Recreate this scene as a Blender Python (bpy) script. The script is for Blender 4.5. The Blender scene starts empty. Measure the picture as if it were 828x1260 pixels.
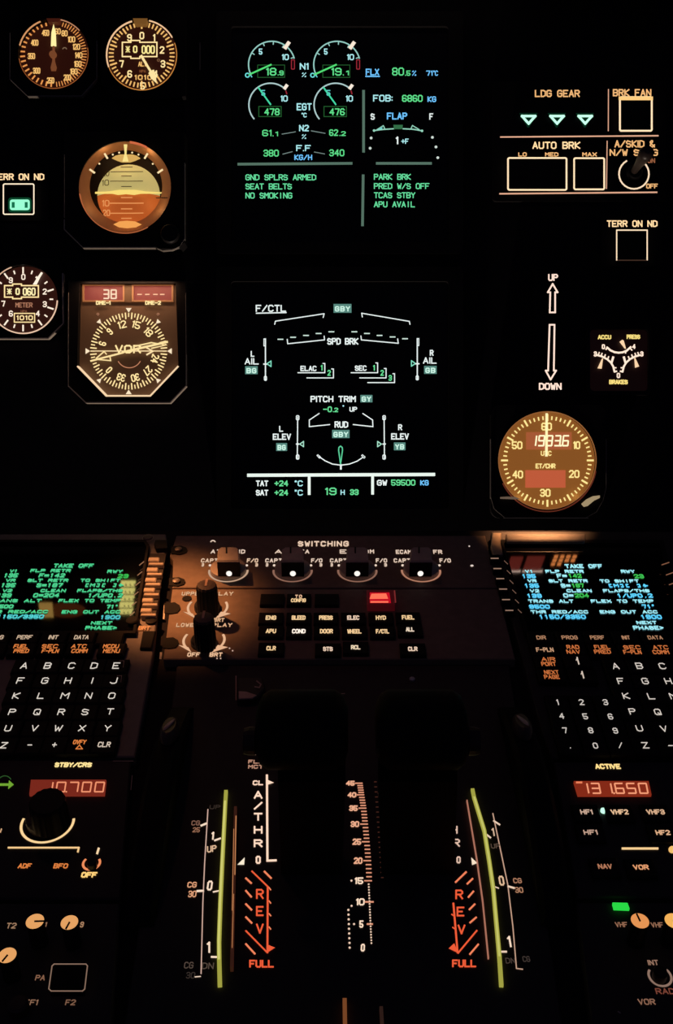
import bpy, math
from mathutils import Vector, Matrix

# ------------------------------------------------------------------ camera, world, light
SC = bpy.context.scene
COL = SC.collection
PW, PH, FOC = 828.0, 1260.0, 1250.0          # photograph frame and focal length in its pixels
R = math.radians
PITCH = R(15)
CAM = Vector((0, 0, 0.95))
RIGHT = Vector((1, 0, 0))
FWD = Vector((0, math.cos(PITCH), -math.sin(PITCH)))
UP = Vector((0, math.sin(PITCH), math.cos(PITCH)))

cd = bpy.data.cameras.new('camera')
cd.sensor_fit = 'HORIZONTAL'; cd.sensor_width = 36.0; cd.lens = 36.0 * FOC / PW
cd.clip_start = 0.01
cam = bpy.data.objects.new('camera', cd); COL.objects.link(cam)
cam.location = CAM
cam.rotation_euler = (R(90) - PITCH, 0, 0)
SC.camera = cam

world = bpy.data.worlds.new('night'); SC.world = world
world.use_nodes = True
world.node_tree.nodes['Background'].inputs[0].default_value = (0.55, 0.5, 1.0, 1)
world.node_tree.nodes['Background'].inputs[1].default_value = 0.018

SC.view_settings.view_transform = 'Standard'
SC.view_settings.look = 'None'
SC.view_settings.exposure = 0.0
SC.view_settings.gamma = 1.0
SC.view_settings.use_curve_mapping = False


def ray(px, py):
    return RIGHT * ((px - PW / 2) / FOC) - UP * ((py - PH / 2) / FOC) + FWD


class Frame:
    """A flat mounting surface: U across, V up the surface, N towards the crew."""
    def __init__(s, O, U, V):
        s.O, s.U, s.V = O, U, V
        s.N = U.cross(V)

    def uv(s, px, py, h=0.0):
        d = ray(px, py)
        t = (s.O + s.N * h - CAM).dot(s.N) / d.dot(s.N)
        p = CAM + d * t - s.O
        return p.dot(s.U), p.dot(s.V)

    def world(s, u, v, h=0.0):
        return s.O + s.U * u + s.V * v + s.N * h

    def scale(s, px, py, h=0.0):
        u, v = s.uv(px, py, h)
        return (s.world(u, v, h) - CAM).dot(FWD) / FOC

    def matrix(s, u, v, h=0.0):
        o = s.world(u, v, h)
        return Matrix(((s.U.x, s.V.x, s.N.x, o.x), (s.U.y, s.V.y, s.N.y, o.y), (s.U.z, s.V.z, s.N.z, o.z), (0, 0, 0, 1)))


TH = R(60)
MAIN = Frame(CAM + FWD * 0.78, RIGHT, UP)                                   # instrument panel
PED = Frame(CAM + FWD * 0.54 - UP * (25 / FOC * 0.54), RIGHT, UP * math.cos(TH) + FWD * math.sin(TH))   # pedestal top


def aim(o, target):
    o.rotation_euler = (target - o.location).to_track_quat('-Z', 'Y').to_euler()


def spot(name, loc, target, energy, color, size, blend, radius=0.01):
    l = bpy.data.lights.new(name, 'SPOT'); l.energy = energy; l.color = color
    l.spot_size = R(size); l.spot_blend = blend; l.shadow_soft_size = radius
    o = bpy.data.objects.new(name, l); COL.objects.link(o); o.location = loc; aim(o, target); return o


def ped_pt(px, py, h=0.0):
    return PED.world(*PED.uv(px, py, h), h)


# two dimmed map lights and the strip light under the glareshield
spot('map_light', CAM + RIGHT * -0.30 + UP * 0.42 + FWD * 0.40, ped_pt(210, 750), 23.0, (1.0, 0.35, 0.11), 9.6, 1.0, 0.012)
spot('map_light', CAM + RIGHT * 0.22 + UP * 0.40 + FWD * 0.50, ped_pt(656, 658), 95.0, (1.0, 0.42, 0.16), 6.8, 1.0, 0.01)
spot('dome_light', CAM + RIGHT * -0.22 + UP * 0.55 + FWD * 0.30, ped_pt(260, 780), 0.42, (1.0, 0.30, 0.20), 30, 1.0, 0.02)
ld = bpy.data.lights.new('glareshield_strip_light', 'AREA'); ld.shape = 'RECTANGLE'; ld.size = 0.27; ld.size_y = 0.006
ld.energy = 0.004; ld.color = (1.0, 0.78, 0.62)
lo = bpy.data.objects.new('glareshield_strip_light', ld); COL.objects.link(lo)
lo.location = MAIN.world(0.005, 0.404, 0.03); aim(lo, MAIN.world(0.005, -0.2, 0.012))

spot('added_edge_light', MAIN.world(0.0, -0.72, 0.034), MAIN.world(-0.05, 0.2, 0.012), 13.0, (1.0, 0.80, 0.66), 44, 0.6, 0.008)  # added unseen lamp, aimed up the panel to light the bezel edges

# ------------------------------------------------------------------ materials
MATS = {}


def lin(c):
    c /= 255.0
    return c / 12.92 if c <= 0.04045 else ((c + 0.055) / 1.055) ** 2.4


def paint(name, rgb, rough=0.6, metal=0.0, noise=0.25, scale=220.0, bump=0.06, spec=0.5):
    if name in MATS: return MATS[name]
    m = bpy.data.materials.new(name); m.use_nodes = True
    nt = m.node_tree; p = nt.nodes['Principled BSDF']
    tc = nt.nodes.new('ShaderNodeTexCoord'); nz = nt.nodes.new('ShaderNodeTexNoise')
    nz.inputs['Scale'].default_value = scale; nz.inputs['Detail'].default_value = 4
    nt.links.new(tc.outputs['Object'], nz.inputs['Vector'])
    cr = nt.nodes.new('ShaderNodeMixRGB')
    cr.inputs[1].default_value = (*[c * (1 - noise) for c in rgb], 1)
    cr.inputs[2].default_value = (*[min(1, c * (1 + noise)) for c in rgb], 1)
    nt.links.new(nz.outputs['Fac'], cr.inputs[0]); nt.links.new(cr.outputs[0], p.inputs['Base Color'])
    p.inputs['Roughness'].default_value = rough; p.inputs['Metallic'].default_value = metal
    p.inputs['Specular IOR Level'].default_value = spec
    if bump:
        b = nt.nodes.new('ShaderNodeBump'); b.inputs['Strength'].default_value = bump; b.inputs['Distance'].default_value = 0.0005
        nt.links.new(nz.outputs['Fac'], b.inputs['Height']); nt.links.new(b.outputs['Normal'], p.inputs['Normal'])
    MATS[name] = m; return m


def glow(r, g, b, k=1.0, sample=False):
    """Backlit lettering, lamps, screen pixels, plus painted rim glow and glints; the colour is the one it shows."""
    name = 'glow_%d_%d_%d_%d' % (r, g, b, k * 100)
    if name in MATS: return MATS[name]
    m = bpy.data.materials.new(name); m.use_nodes = True
    nt = m.node_tree; nt.nodes.clear()
    e = nt.nodes.new('ShaderNodeEmission'); o = nt.nodes.new('ShaderNodeOutputMaterial')
    e.inputs[0].default_value = (lin(r), lin(g), lin(b), 1); e.inputs[1].default_value = k
    nt.links.new(e.outputs[0], o.inputs[0])
    if not sample: m.cycles.emission_sampling = 'NONE'
    MATS[name] = m; return m


def glow_paint(name, rgb, glow_rgb, rough=0.6):
    """A surface that takes light, plus painted-in glow for how lit it looks."""
    if name in MATS: return MATS[name]
    m = paint(name, rgb, rough, noise=0.10, scale=90, bump=0)
    p = m.node_tree.nodes['Principled BSDF']
    p.inputs['Emission Color'].default_value = (*[lin(c) for c in glow_rgb], 1); p.inputs['Emission Strength'].default_value = 1.0
    m.cycles.emission_sampling = 'NONE'
    return m


BLACK = paint('black_panel_paint', (0.015, 0.014, 0.018), 0.8, spec=0.06)
BEZEL = paint('black_bezel', (0.016, 0.015, 0.016), 0.6, spec=0.08)
RIM = paint('pale_edge_paint', (0.42, 0.38, 0.33), 0.45, 0.3)  # pale paint puts the lit look of the bezel edges into colour
RIMW = paint('bright_edge_paint', (0.75, 0.66, 0.55), 0.35, 0.2)  # brighter pale paint for the edges that catch most light
PLATE = paint('grey_brown_panel_paint', (0.24, 0.185, 0.15), 0.65, spec=0.10)
PLATED = paint('dark_panel_paint', (0.045, 0.040, 0.040), 0.6, spec=0.25)
CASE = paint('unit_case_paint', (0.24, 0.21, 0.19), 0.5, spec=0.4)
KEYM = paint('black_key_plastic', (0.014, 0.013, 0.013), 0.55, spec=0.12)
KEYL = paint('pale_key_plastic', (0.55, 0.48, 0.40), 0.45, spec=0.4)
KNOBB = paint('black_knob_plastic', (0.014, 0.013, 0.014), 0.5, spec=0.2)
KNOBG = paint('grey_knob_plastic', (0.52, 0.45, 0.40), 0.5, spec=0.4)
STEEL = paint('screw_steel', (0.22, 0.19, 0.17), 0.5, 0.5)
LEVER = paint('black_lever_paint', (0.008, 0.008, 0.009), 0.6, spec=0.08)
SCREEN = paint('black_screen_glass', (0.003, 0.003, 0.005), 0.03, noise=0.0, bump=0, spec=1.0)
SCREENM = paint('matt_screen_glass', (0.003, 0.003, 0.005), 0.35, noise=0.0, bump=0, spec=0.3)
CARPET = paint('dark_carpet', (0.02, 0.02, 0.022), 0.95, scale=400, bump=0.3)

CREAM = glow(255, 226, 160, 1.1); CREAMO = glow(245, 190, 110); ORANGE = glow(232, 150, 78)
LEG = glow(255, 214, 160, 1.15); LEGO = glow(242, 184, 120); LEGD = glow(150, 92, 62); LEGW = glow(232, 226, 214); LEGP = glow(236, 205, 170)
LEGA = glow(226, 128, 64)
WHITE = glow(226, 236, 234, 1.1); GREEN = glow(104, 226, 160); GREEND = glow(40, 150, 80); GREENM = glow(96, 226, 140)
CYAN = glow(110, 196, 255, 1.05); CYW = glow(170, 232, 236, 1.05); TEAL = glow(88, 136, 126); TEALR = glow(206, 246, 230)
GREYG = glow(84, 112, 98); REDD = glow(150, 40, 52); REDL = glow(250, 92, 62, 1.05); YGREEN = glow(206, 214, 92)
MGRN = glow(78, 212, 144); MGRND = glow(60, 190, 80); MCY = glow(76, 196, 240, 1.05); MWH = glow(158, 232, 244, 1.05)
REDWIN = glow(120, 40, 28); REDSEG = glow(244, 150, 110); LAMP_G = glow(190, 255, 224, 1.2)

# ------------------------------------------------------------------ single-stroke lettering
GL = {
 'A': '002640 1232', 'B': '00063645443303 3342413000', 'C': '4536160501103041', 'D': '00062645412000', 'E': '46060040 0333', 'F': '460600 0333',
 'G': '45361605011030414323', 'H': '0006 4046 0343', 'I': '2026', 'J': '4641301001', 'K': '0006 460340', 'L': '060040', 'M': '0006234640',
 'N': '00064046', 'O': '100105163645413010', 'P': '00063645443303', 'Q': '100105163645413010 2240', 'R': '00063645443303 2340',
 'S': '451605041333424130' + '1001', 'T': '0646 2620', 'U': '060110304146', 'V': '062046', 'W': '0610243046', 'X': '0046 0640', 'Y': '062346 2320',
 'Z': '06460040', '0': '100105163645413010', '1': '152620', '2': '05163645440040', '3': '051636454433 13334241301001', '4': '30360242',
 '5': '460603334241301001', '6': '453616050110304142330302'[:-4] + '13', '7': '064620', '8': '1304051636454433130201103041' + '4233',
 '9': '0110304145361605041343', '.': '2020', '-': '0343', '+': '0343 2125', '/': '0046', '%': '0046 05161505 30414030', ':': '2121 2424',
 '*': '1353 2135 2531 2226', '&': '400405162625020110' + '2042', '=': '0242 0444', '[': '36161030', ']': '16363010', '>': '053301', '<': '350331',
 'o': '161525261' + '6', '_': '0040', '^': '023542', ' ': '', "'": '2624', '#': '0046 0640 0343 2026',
}
NARROW = {'I': (2, 2), '.': (2, 2), ':': (2, 2), '1': (1, 2), 'o': (1, 2.2), "'": (2, 2), ' ': (1, 3.2), '[': (1, 3), ']': (1, 3)}


def strokes(c):
    out = []
    for s in GL[c].split():
        out.append([(int(s[i]), int(s[i + 1])) for i in range(0, len(s) - 1, 2)])
    return out


# ------------------------------------------------------------------ things and their parts
class Item:
    def __init__(s, name, label, cat, fr, px, py, group=None):
        s.fr = fr; s.u0, s.v0 = fr.uv(px, py, 0.0)
        o = bpy.data.objects.new(name, None); COL.objects.link(o)
        o.empty_display_size = 0.01
        o.matrix_world = fr.matrix(s.u0, s.v0, 0.0)
        o['label'] = label; o['category'] = cat
        if group: o['group'] = group
        s.o = o


class B:
    """Collects geometry of one part (in its thing's own frame) and links it as one mesh."""
    def __init__(s, it):
        s.it = it; s.fr = it.fr; s.v = []; s.f = []; s.sm = []; s.mi = []; s.cur = 0

    def P(s, px, py, h):
        if callable(h):
            u, v = s.fr.uv(px, py, 0.012); hh = h(u - s.it.u0, v - s.it.v0)
            u, v = s.fr.uv(px, py, hh); hh = h(u - s.it.u0, v - s.it.v0)
            return (u - s.it.u0, v - s.it.v0, hh)
        u, v = s.fr.uv(px, py, h)
        return (u - s.it.u0, v - s.it.v0, h)

    def add(s, verts, faces, smooth=False):
        n = len(s.v); s.v += verts
        for f in faces:
            s.f.append([i + n for i in f]); s.sm.append(smooth); s.mi.append(s.cur)

    # flat marks, given in photograph pixels and laid on the surface at height h
    def seg(s, a, b, w, h, ext=0.5):
        dx, dy = b[0] - a[0], b[1] - a[1]; L = math.hypot(dx, dy)
        if L < 1e-6: dx, dy = 1.0, 0.0; L = 1e-6
        else: dx /= L; dy /= L
        r = w / 2; e = r * (1.0 if L < 1e-5 else 2 * ext * 0.8)
        q = []
        for (p, sg) in ((a, -1), (b, 1)):
            for k in ((1, -1) if sg < 0 else (-1, 1)):
                q.append(s.P(p[0] + dx * e * sg - dy * r * k, p[1] + dy * e * sg + dx * r * k, h))
        s.add(q, [(0, 1, 2, 3)])

    def line(s, pts, w, h, closed=False):
        for a, b in zip(pts, pts[1:]): s.seg(a, b, w, h)
        if closed: s.seg(pts[-1], pts[0], w, h)
        return s

    def fill(s, poly, h):
        s.add([s.P(x, y, h) for x, y in poly], [tuple(range(len(poly)))]); return s

    def disc(s, cx, cy, r, h, ry=None, n=20):
        ry = ry or r
        return s.fill([(cx + r * math.cos(2 * math.pi * i / n), cy + ry * math.sin(2 * math.pi * i / n)) for i in range(n)], h)

    def arc(s, cx, cy, r, a0, a1, w, h, n=24, ry=None):
        ry = ry or r        # degrees clockwise from straight up
        pts = [(cx + r * math.sin(R(a0 + (a1 - a0) * i / n)), cy - ry * math.cos(R(a0 + (a1 - a0) * i / n))) for i in range(n + 1)]
        return s.line(pts, w, h)

    def ticks(s, cx, cy, r0, r1, angs, w, h):
        for a in angs:
            sn, cs = math.sin(R(a)), math.cos(R(a))
            s.seg((cx + r0 * sn, cy - r0 * cs), (cx + r1 * sn, cy - r1 * cs), w, h, 0)
        return s

    def text(s, t, x0, x1, y, hg, w, h, shear=None, mono=False, rot=0.0, gap=1.7):
        units = 0.0; lay = []
        for c in t:
            lo_, wd = NARROW.get(c, (0, 4)) if not mono else (0, 4)
            if c in NARROW and not mono: wd = wd if c in (' ', '[', ']') else max(0.0, wd - lo_)
            lay.append((c, units, lo_)); units += wd + gap
        units -= gap
        sx = max(x1 - x0 - w, 0.1) / max(units, 0.8); sy = max(hg - w, 0.1) / 6.0
        if len(t) == 1 and t in NARROW: sx = sy
        cx, cy = (x0 + x1) / 2, y
        if shear is None:
            shear = -(cx - 414.0) / (cy + 92.0) if s.fr is PED else 0.0
        cr, sr = math.cos(R(rot)), math.sin(R(rot))
        wid = units * sx
        for c, off, lo_ in lay:
            for st in strokes(c):
                pts = []
                for gx, gy in st:
                    X = (off + gx - lo_) * sx - wid / 2; Y = (gy - 3) * sy
                    X += Y * shear
                    pts.append((cx + X * cr + Y * sr, cy + X * sr - Y * cr))
                s.line(pts, w, h)
        return s

    SEG7 = {'0': 'abcdef', '1': 'bc', '2': 'abged', '3': 'abgcd', '4': 'fgbc', '5': 'afgcd', '6': 'afgedc', '7': 'abc', '8': 'abcdefg', '9': 'abcdfg'}

    def seven(s, t, x0, x1, y, hg, w, h, lean=0.12):
        n = sum(1 for c in t if c != '.'); pitch = (x1 - x0) / n; dw = pitch * 0.66; x = x0
        def q(X, Y): return (X + (hg / 2 - (Y - (y - hg / 2))) * lean, Y)
        for c in t:
            if c == '.': s.seg(q(x - pitch * 0.2, y + hg / 2), q(x - pitch * 0.2, y + hg / 2), w * 1.1, h); continue
            T, M, Bt = y - hg / 2, y, y + hg / 2
            S = {'a': ((x, T), (x + dw, T)), 'b': ((x + dw, T), (x + dw, M)), 'c': ((x + dw, M), (x + dw, Bt)), 'd': ((x, Bt), (x + dw, Bt)),
                 'e': ((x, M), (x, Bt)), 'f': ((x, T), (x, M)), 'g': ((x, M), (x + dw, M))}
            if c != ' ':
                for k in s.SEG7[c]: s.seg(q(*S[k][0]), q(*S[k][1]), w, h, 0.1)
            x += pitch
        return s

    # solids
    def loft(s, secs, smooth=False, cap=True):
        n = len(secs[0])
        base = []
        for sec in secs: base += list(sec)
        fs = []
        for k in range(len(secs) - 1):
            for i in range(n):
                j = (i + 1) % n
                fs.append((k * n + i, k * n + j, (k + 1) * n + j, (k + 1) * n + i))
        s.add(base, fs, smooth)
        if cap:
            s.add(list(secs[-1]), [tuple(range(n))]); s.add(list(secs[0]), [tuple(reversed(range(n)))])
        return s

    def prism_uv(s, poly, h0, h1, bev=0.0):
        a = sum(poly[i][0] * poly[(i + 1) % len(poly)][1] - poly[(i + 1) % len(poly)][0] * poly[i][1] for i in range(len(poly)))
        if a < 0: poly = list(reversed(poly))
        lo_ = [(x, y, h0) for x, y in poly]
        if not bev: return s.loft([lo_, [(x, y, h1) for x, y in poly]])
        ins = inset(poly, bev)
        return s.loft([lo_, [(x, y, h1 - bev) for x, y in poly], [(x, y, h1) for x, y in ins]])

    def prism(s, poly, h0, h1, bev=0.0):
        return s.prism_uv([s.P(x, y, h1)[:2] for x, y in poly], h0, h1, bev)

    def ring(s, outer, c, inner_r, h0, h1, hi=None, n=72):
        """A plate with a round hole: outer outline in pixels, hole centre and radius in pixels; hi = height of the hole's edge."""
        hi = h1 if hi is None else hi
        O = [s.P(x, y, h1)[:2] for x, y in outer]; C = s.P(c[0], c[1], hi)[:2]
        r = inner_r * s.fr.scale(c[0], c[1], hi)
        an = sorted(set([round(2 * math.pi * i / n, 6) for i in range(n)] + [round(math.atan2(y - C[1], x - C[0]) % (2 * math.pi), 6) for x, y in O]))
        out = [cast(C, a, O) for a in an]
        inn = [(C[0] + r * math.cos(a), C[1] + r * math.sin(a)) for a in an]
        s.loft([[(x, y, h0) for x, y in out], [(x, y, h1) for x, y in out], [(x, y, hi) for x, y in inn], [(x, y, h0) for x, y in inn]], cap=False)
        m = len(an); k = len(s.v) - 4 * m
        return s

    def frame(s, outer, inner, h0, h1):
        """A plate with an opening of the same number of corners."""
        O = [s.P(x, y, h1)[:2] for x, y in outer]; I = [s.P(x, y, h1)[:2] for x, y in inner]
        return s.loft([[(x, y, h0) for x, y in O], [(x, y, h1) for x, y in O], [(x, y, h1) for x, y in I], [(x, y, h0) for x, y in I]], cap=False)

    def strip(s, pts, w, h0, h1, closed=False):
        """A raised lip of width w metres along a line of pixels."""
        p = [Vector(s.P(x, y, h1)[:2]) for x, y in pts]; n = len(p); L, Rr = [], []
        for i in range(n):
            a = p[i - 1] if (i > 0 or closed) else p[i]; b = p[(i + 1) % n] if (i < n - 1 or closed) else p[i]
            d1 = (p[i] - a); d2 = (b - p[i])
            if d1.length < 1e-9: d1 = d2
            if d2.length < 1e-9: d2 = d1
            d1 = d1.normalized(); d2 = d2.normalized(); n1 = Vector((-d1.y, d1.x)); n2 = Vector((-d2.y, d2.x))
            m = (n1 + n2); m = m.normalized() if m.length > 1e-6 else n1
            k = w / 2 / max(0.4, m.dot(n1)); L.append(p[i] + m * k); Rr.append(p[i] - m * k)
        vs = []
        for i in range(n):
            vs += [(L[i].x, L[i].y, h0), (L[i].x, L[i].y, h1), (Rr[i].x, Rr[i].y, h1), (Rr[i].x, Rr[i].y, h0)]
        fs = []
        for i in range(n if closed else n - 1):
            j = (i + 1) % n
            for a, b in ((0, 1), (1, 2), (2, 3)): fs.append((i * 4 + a, j * 4 + a, j * 4 + b, i * 4 + b))
        if not closed: fs += [(0, 1, 2, 3), tuple((n - 1) * 4 + k for k in (3, 2, 1, 0))]
        s.add(vs, fs); return s

    def lathe(s, cx, cy, prof, hc=None, n=40, sq=None):
        """A turned solid about the surface normal; profile of (radius, height) in metres, centre pixel read at height hc."""
        u, v, _ = s.P(cx, cy, prof[0][1] if hc is None else hc)
        secs = []
        for r, z in prof:
            secs.append([(u + r * (1 if not sq else sq(i / n)) * math.cos(2 * math.pi * i / n), v + r * (1 if not sq else sq(i / n)) * math.sin(2 * math.pi * i / n), z) for i in range(n)])
        return s.loft(secs)

    def uarc(s, cx, cy, r, a0, a1, w, h, n=28):
        """An arc in the surface itself, r and w in metres, degrees clockwise from up the surface."""
        u, v, _ = s.P(cx, cy, h); vs = []
        for i in range(n + 1):
            a = R(a0 + (a1 - a0) * i / n)
            for rr in (r - w / 2, r + w / 2): vs.append((u + rr * math.sin(a), v + rr * math.cos(a), h))
        s.add(vs, [(2 * i, 2 * i + 1, 2 * i + 3, 2 * i + 2) for i in range(n)]); return s

    def ubox(s, cx, cy, wu, wv, h0, h1, bev=0.0, hc=None):
        u, v, _ = s.P(cx, cy, h1 if hc is None else hc)
        return s.prism_uv([(u - wu / 2, v - wv / 2), (u + wu / 2, v - wv / 2), (u + wu / 2, v + wv / 2), (u - wu / 2, v + wv / 2)], h0, h1, bev)

    def done(s, name, mats, parent=None, label=None):
        me = bpy.data.meshes.new(name); me.from_pydata(s.v, [], s.f)
        if not isinstance(mats, (list, tuple)): mats = [mats]
        for m in mats: me.materials.append(m)
        me.polygons.foreach_set('use_smooth', s.sm); me.polygons.foreach_set('material_index', s.mi); me.update()
        o = bpy.data.objects.new(name, me); COL.objects.link(o)
        o.parent = parent if parent is not None else s.it.o
        if label: o['label'] = label
        return o


def inset(poly, d):
    n = len(poly); out = []
    for i in range(n):
        a, b, c = Vector(poly[i - 1]), Vector(poly[i]), Vector(poly[(i + 1) % n])
        d1 = (b - a).normalized(); d2 = (c - b).normalized()
        n1 = Vector((-d1.y, d1.x)); n2 = Vector((-d2.y, d2.x)); m = (n1 + n2).normalized()
        q = b + m * (d / max(0.4, m.dot(n1))); out.append((q.x, q.y))
    return out


def cast(C, a, poly):
    dx, dy = math.cos(a), math.sin(a); best = None
    for i in range(len(poly)):
        x1, y1 = poly[i][0] - C[0], poly[i][1] - C[1]; x2, y2 = poly[(i + 1) % len(poly)][0] - C[0], poly[(i + 1) % len(poly)][1] - C[1]
        ex, ey = x2 - x1, y2 - y1; den = dx * ey - dy * ex
        if abs(den) < 1e-12: continue
        t = (x1 * ey - y1 * ex) / den; k = (x1 * dy - y1 * dx) / den
        if t > 0 and -1e-4 <= k <= 1 + 1e-4 and (best is None or t > best): best = t
    return (C[0] + dx * best, C[1] + dy * best)


def rr(x0, y0, x1, y1, r, n=4):
    out = []
    for cx, cy, a in ((x1 - r, y0 + r, -90), (x1 - r, y1 - r, 0), (x0 + r, y1 - r, 90), (x0 + r, y0 + r, 180)):
        for i in range(n + 1):
            t = R(a + 90 * i / n); out.append((cx + r * math.cos(t), cy + r * math.sin(t)))
    return out


def circ(cx, cy, r, n=48, a0=0, a1=360):
    return [(cx + r * math.sin(R(a0 + (a1 - a0) * i / n)), cy - r * math.cos(R(a0 + (a1 - a0) * i / n))) for i in range(n if a1 - a0 == 360 else n + 1)]


def legend(it, t, x0, x1, y, hg, w, h, mat, parent=None, name='legend', **k):
    return B(it).text(t, x0, x1, y, hg, w, h, **k).done(name, mat, parent)


def lines2(it, a, b, x0, x1, y, mat, h, parent, hg=5.1, w=1.05):
    bb = B(it)
    bb.text(a, x0, x1 - 1, y - 2.9, hg, w, h); bb.text(b, x0, x1, y + 2.9, hg, w, h)
    return bb.done('legend', mat, parent)


def screw(it, px, py, h, r=0.0028, parent=None):
    o = B(it).lathe(px, py, [(r, h), (r, h + 0.0006), (r * 0.8, h + 0.0010)], n=20).done('screw', STEEL, parent)
    return o


def structure(name, verts, faces, mat):
    me = bpy.data.meshes.new(name); me.from_pydata(verts, [], faces); me.materials.append(mat); me.update()
    o = bpy.data.objects.new(name, me); COL.objects.link(o); o['kind'] = 'structure'; return o


def slab(pts, dv):
    n = len(pts)
    return [tuple(p) for p in pts] + [tuple(p + dv) for p in pts], [tuple(range(n)), tuple(reversed(range(n, 2 * n)))] + [(i, i + n, (i + 1) % n + n, (i + 1) % n) for i in range(n)]


# ------------------------------------------------------------------ the setting
q = [MAIN.world(u, v) for u, v in ((-0.65, -0.776), (0.65, -0.776), (0.65, 0.62), (-0.65, 0.62))]
structure('wall_front', *slab(q, MAIN.N * -0.03), BLACK)
structure('floor', *slab([Vector((x, y, 0)) for x, y in ((-1.4, -1.6), (1.4, -1.6), (1.4, 1.1), (-1.4, 1.1))], Vector((0, 0, -0.03))), CARPET)

# centre pedestal carrying everything below the instrument panel
it = Item('center_pedestal', 'dark centre pedestal below the instrument panel, carrying the keypads and thrust levers', 'pedestal', PED, 414, 900)
vt = PED.uv(414, 653)[1] - it.v0; vb = PED.uv(414, 1420)[1] - it.v0
M = PED.matrix(it.u0, it.v0); Mi = M.inverted()
top = [Vector((-0.245, vb, 0)), Vector((0.245, vb, 0)), Vector((0.245, vt, 0)), Vector((-0.245, vt, 0))]
bot = []
for p in top:
    w_ = M @ p; w_.z = 0.0; bot.append(Mi @ w_)
b = B(it); b.loft([[tuple(p) for p in bot], [tuple(p) for p in top]]); b.done('housing', BLACK)

G = 0.0004   # seating gap
# ------------------------------------------------------------------ round and boxed flight instruments
# airspeed indicator
it = Item('airspeed_indicator', 'small round airspeed dial, numbers 60 to 450, needle pointing straight up', 'gauge', MAIN, 66, 66)
cx, cy = 65.7, 66.0
out = [(18, 12), (114, 12), (120, 18), (120, 97), (100, 118), (34, 118), (12, 97), (12, 18)]
B(it).ring(out, (cx, cy), 43.5, G, 0.0075).done('bezel', BEZEL)
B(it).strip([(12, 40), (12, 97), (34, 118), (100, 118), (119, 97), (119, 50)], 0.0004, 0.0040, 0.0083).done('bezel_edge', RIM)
B(it).strip(circ(cx, cy, 42.8, 30, 284, 338), 0.0009, 0.0073, 0.0079).done('glass_rim_glow', glow(214, 150, 100))  # rim highlights painted as glowing arcs
B(it).strip(circ(cx, cy, 42.8, 20, 12, 48), 0.0007, 0.0073, 0.0079).done('glass_rim_glow', glow(190, 130, 96))
B(it).strip(circ(cx, cy, 42.6, 34, 80, 262), 0.0005, 0.0073, 0.0078).done('glass_rim_glow', glow(150, 82, 40))
b = B(it); b.disc(cx, cy, 43.4, 0.0020, n=64); face = b.done('dial_face', glow_paint('brown_dial_face', (0.05, 0.02, 0.012), (38, 12, 6)))
b = B(it); z = 0.0023
b.ticks(cx, cy, 35, 41, [18 + i * 5.2 for i in range(31)], 1.1, z)
b.ticks(cx, cy, 35, 41, [184 + i * 9.0 for i in range(19)], 1.9, z)
b.done('scale', ORANGE, face)
b = B(it)
for t, x, y in (('60', 71, 38.5), ('80', 79.4, 41), ('100', 88, 48.5), ('120', 94, 57.6), ('140', 96.8, 68), ('160', 95.7, 78.7), ('180', 90.8, 87.9), ('200', 82.8, 95.4),
                ('250', 62.2, 99), ('300', 45, 87), ('350', 38.6, 69), ('400', 42.6, 52.5), ('450', 56, 40.5)):
    wd = 7.5 if len(t) == 2 else 9.2
    b.text(t, x - wd / 2, x + wd / 2, y, 7.4, 1.25, z, gap=1.2)
b.done('numbers', CREAMO, face)
b = B(it); b.prism([(62.6, 56.5), (63.2, 40), (65.8, 29.5), (68.4, 40), (69, 56.5)], 0.0034, 0.0042); nd = b.done('needle', glow(255, 236, 160, 1.1))
b = B(it); b.prism([(64.6, 56.5), (67, 56.5), (67.4, 75), (69.6, 83), (68.5, 87), (63, 87), (62.2, 83), (64.2, 75)], 0.0034, 0.0042)
b.lathe(cx, 68, [(0.0027, 0.0030), (0.0027, 0.0052), (0.0018, 0.0056)]); b.done('needle_tail', glow_paint('brown_needle', (0.2, 0.1, 0.05), (116, 66, 38)), nd)
b = B(it); b.arc(79.5, 61, 2.4, -70, 70, 1.2, z); b.done('flag_mark', glow(120, 96, 74), face)
b = B(it); b.prism([(57, 22.5), (74, 22.5), (72, 27), (59, 27)], 0.0022, 0.0078); b.done('lamp_hood', glow_paint('lamp_hood_brown', (0.1, 0.04, 0.02), (60, 22, 12)))


def drum_window(it, x0, y0, x1, y1, bx0, bx1, bd, z, w, mat, face):
    b = B(it)
    b.line([(x0, y0), (bx0, y0), (bx0, y0 - bd), (bx1, y0 - bd), (bx1, y0), (x1, y0), (x1, y1), (bx1, y1), (bx1, y1 + bd), (bx0, y1 + bd), (bx0, y1), (x0, y1)], w, z, closed=True)
    return b.done('counter_window', mat, face)


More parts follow.
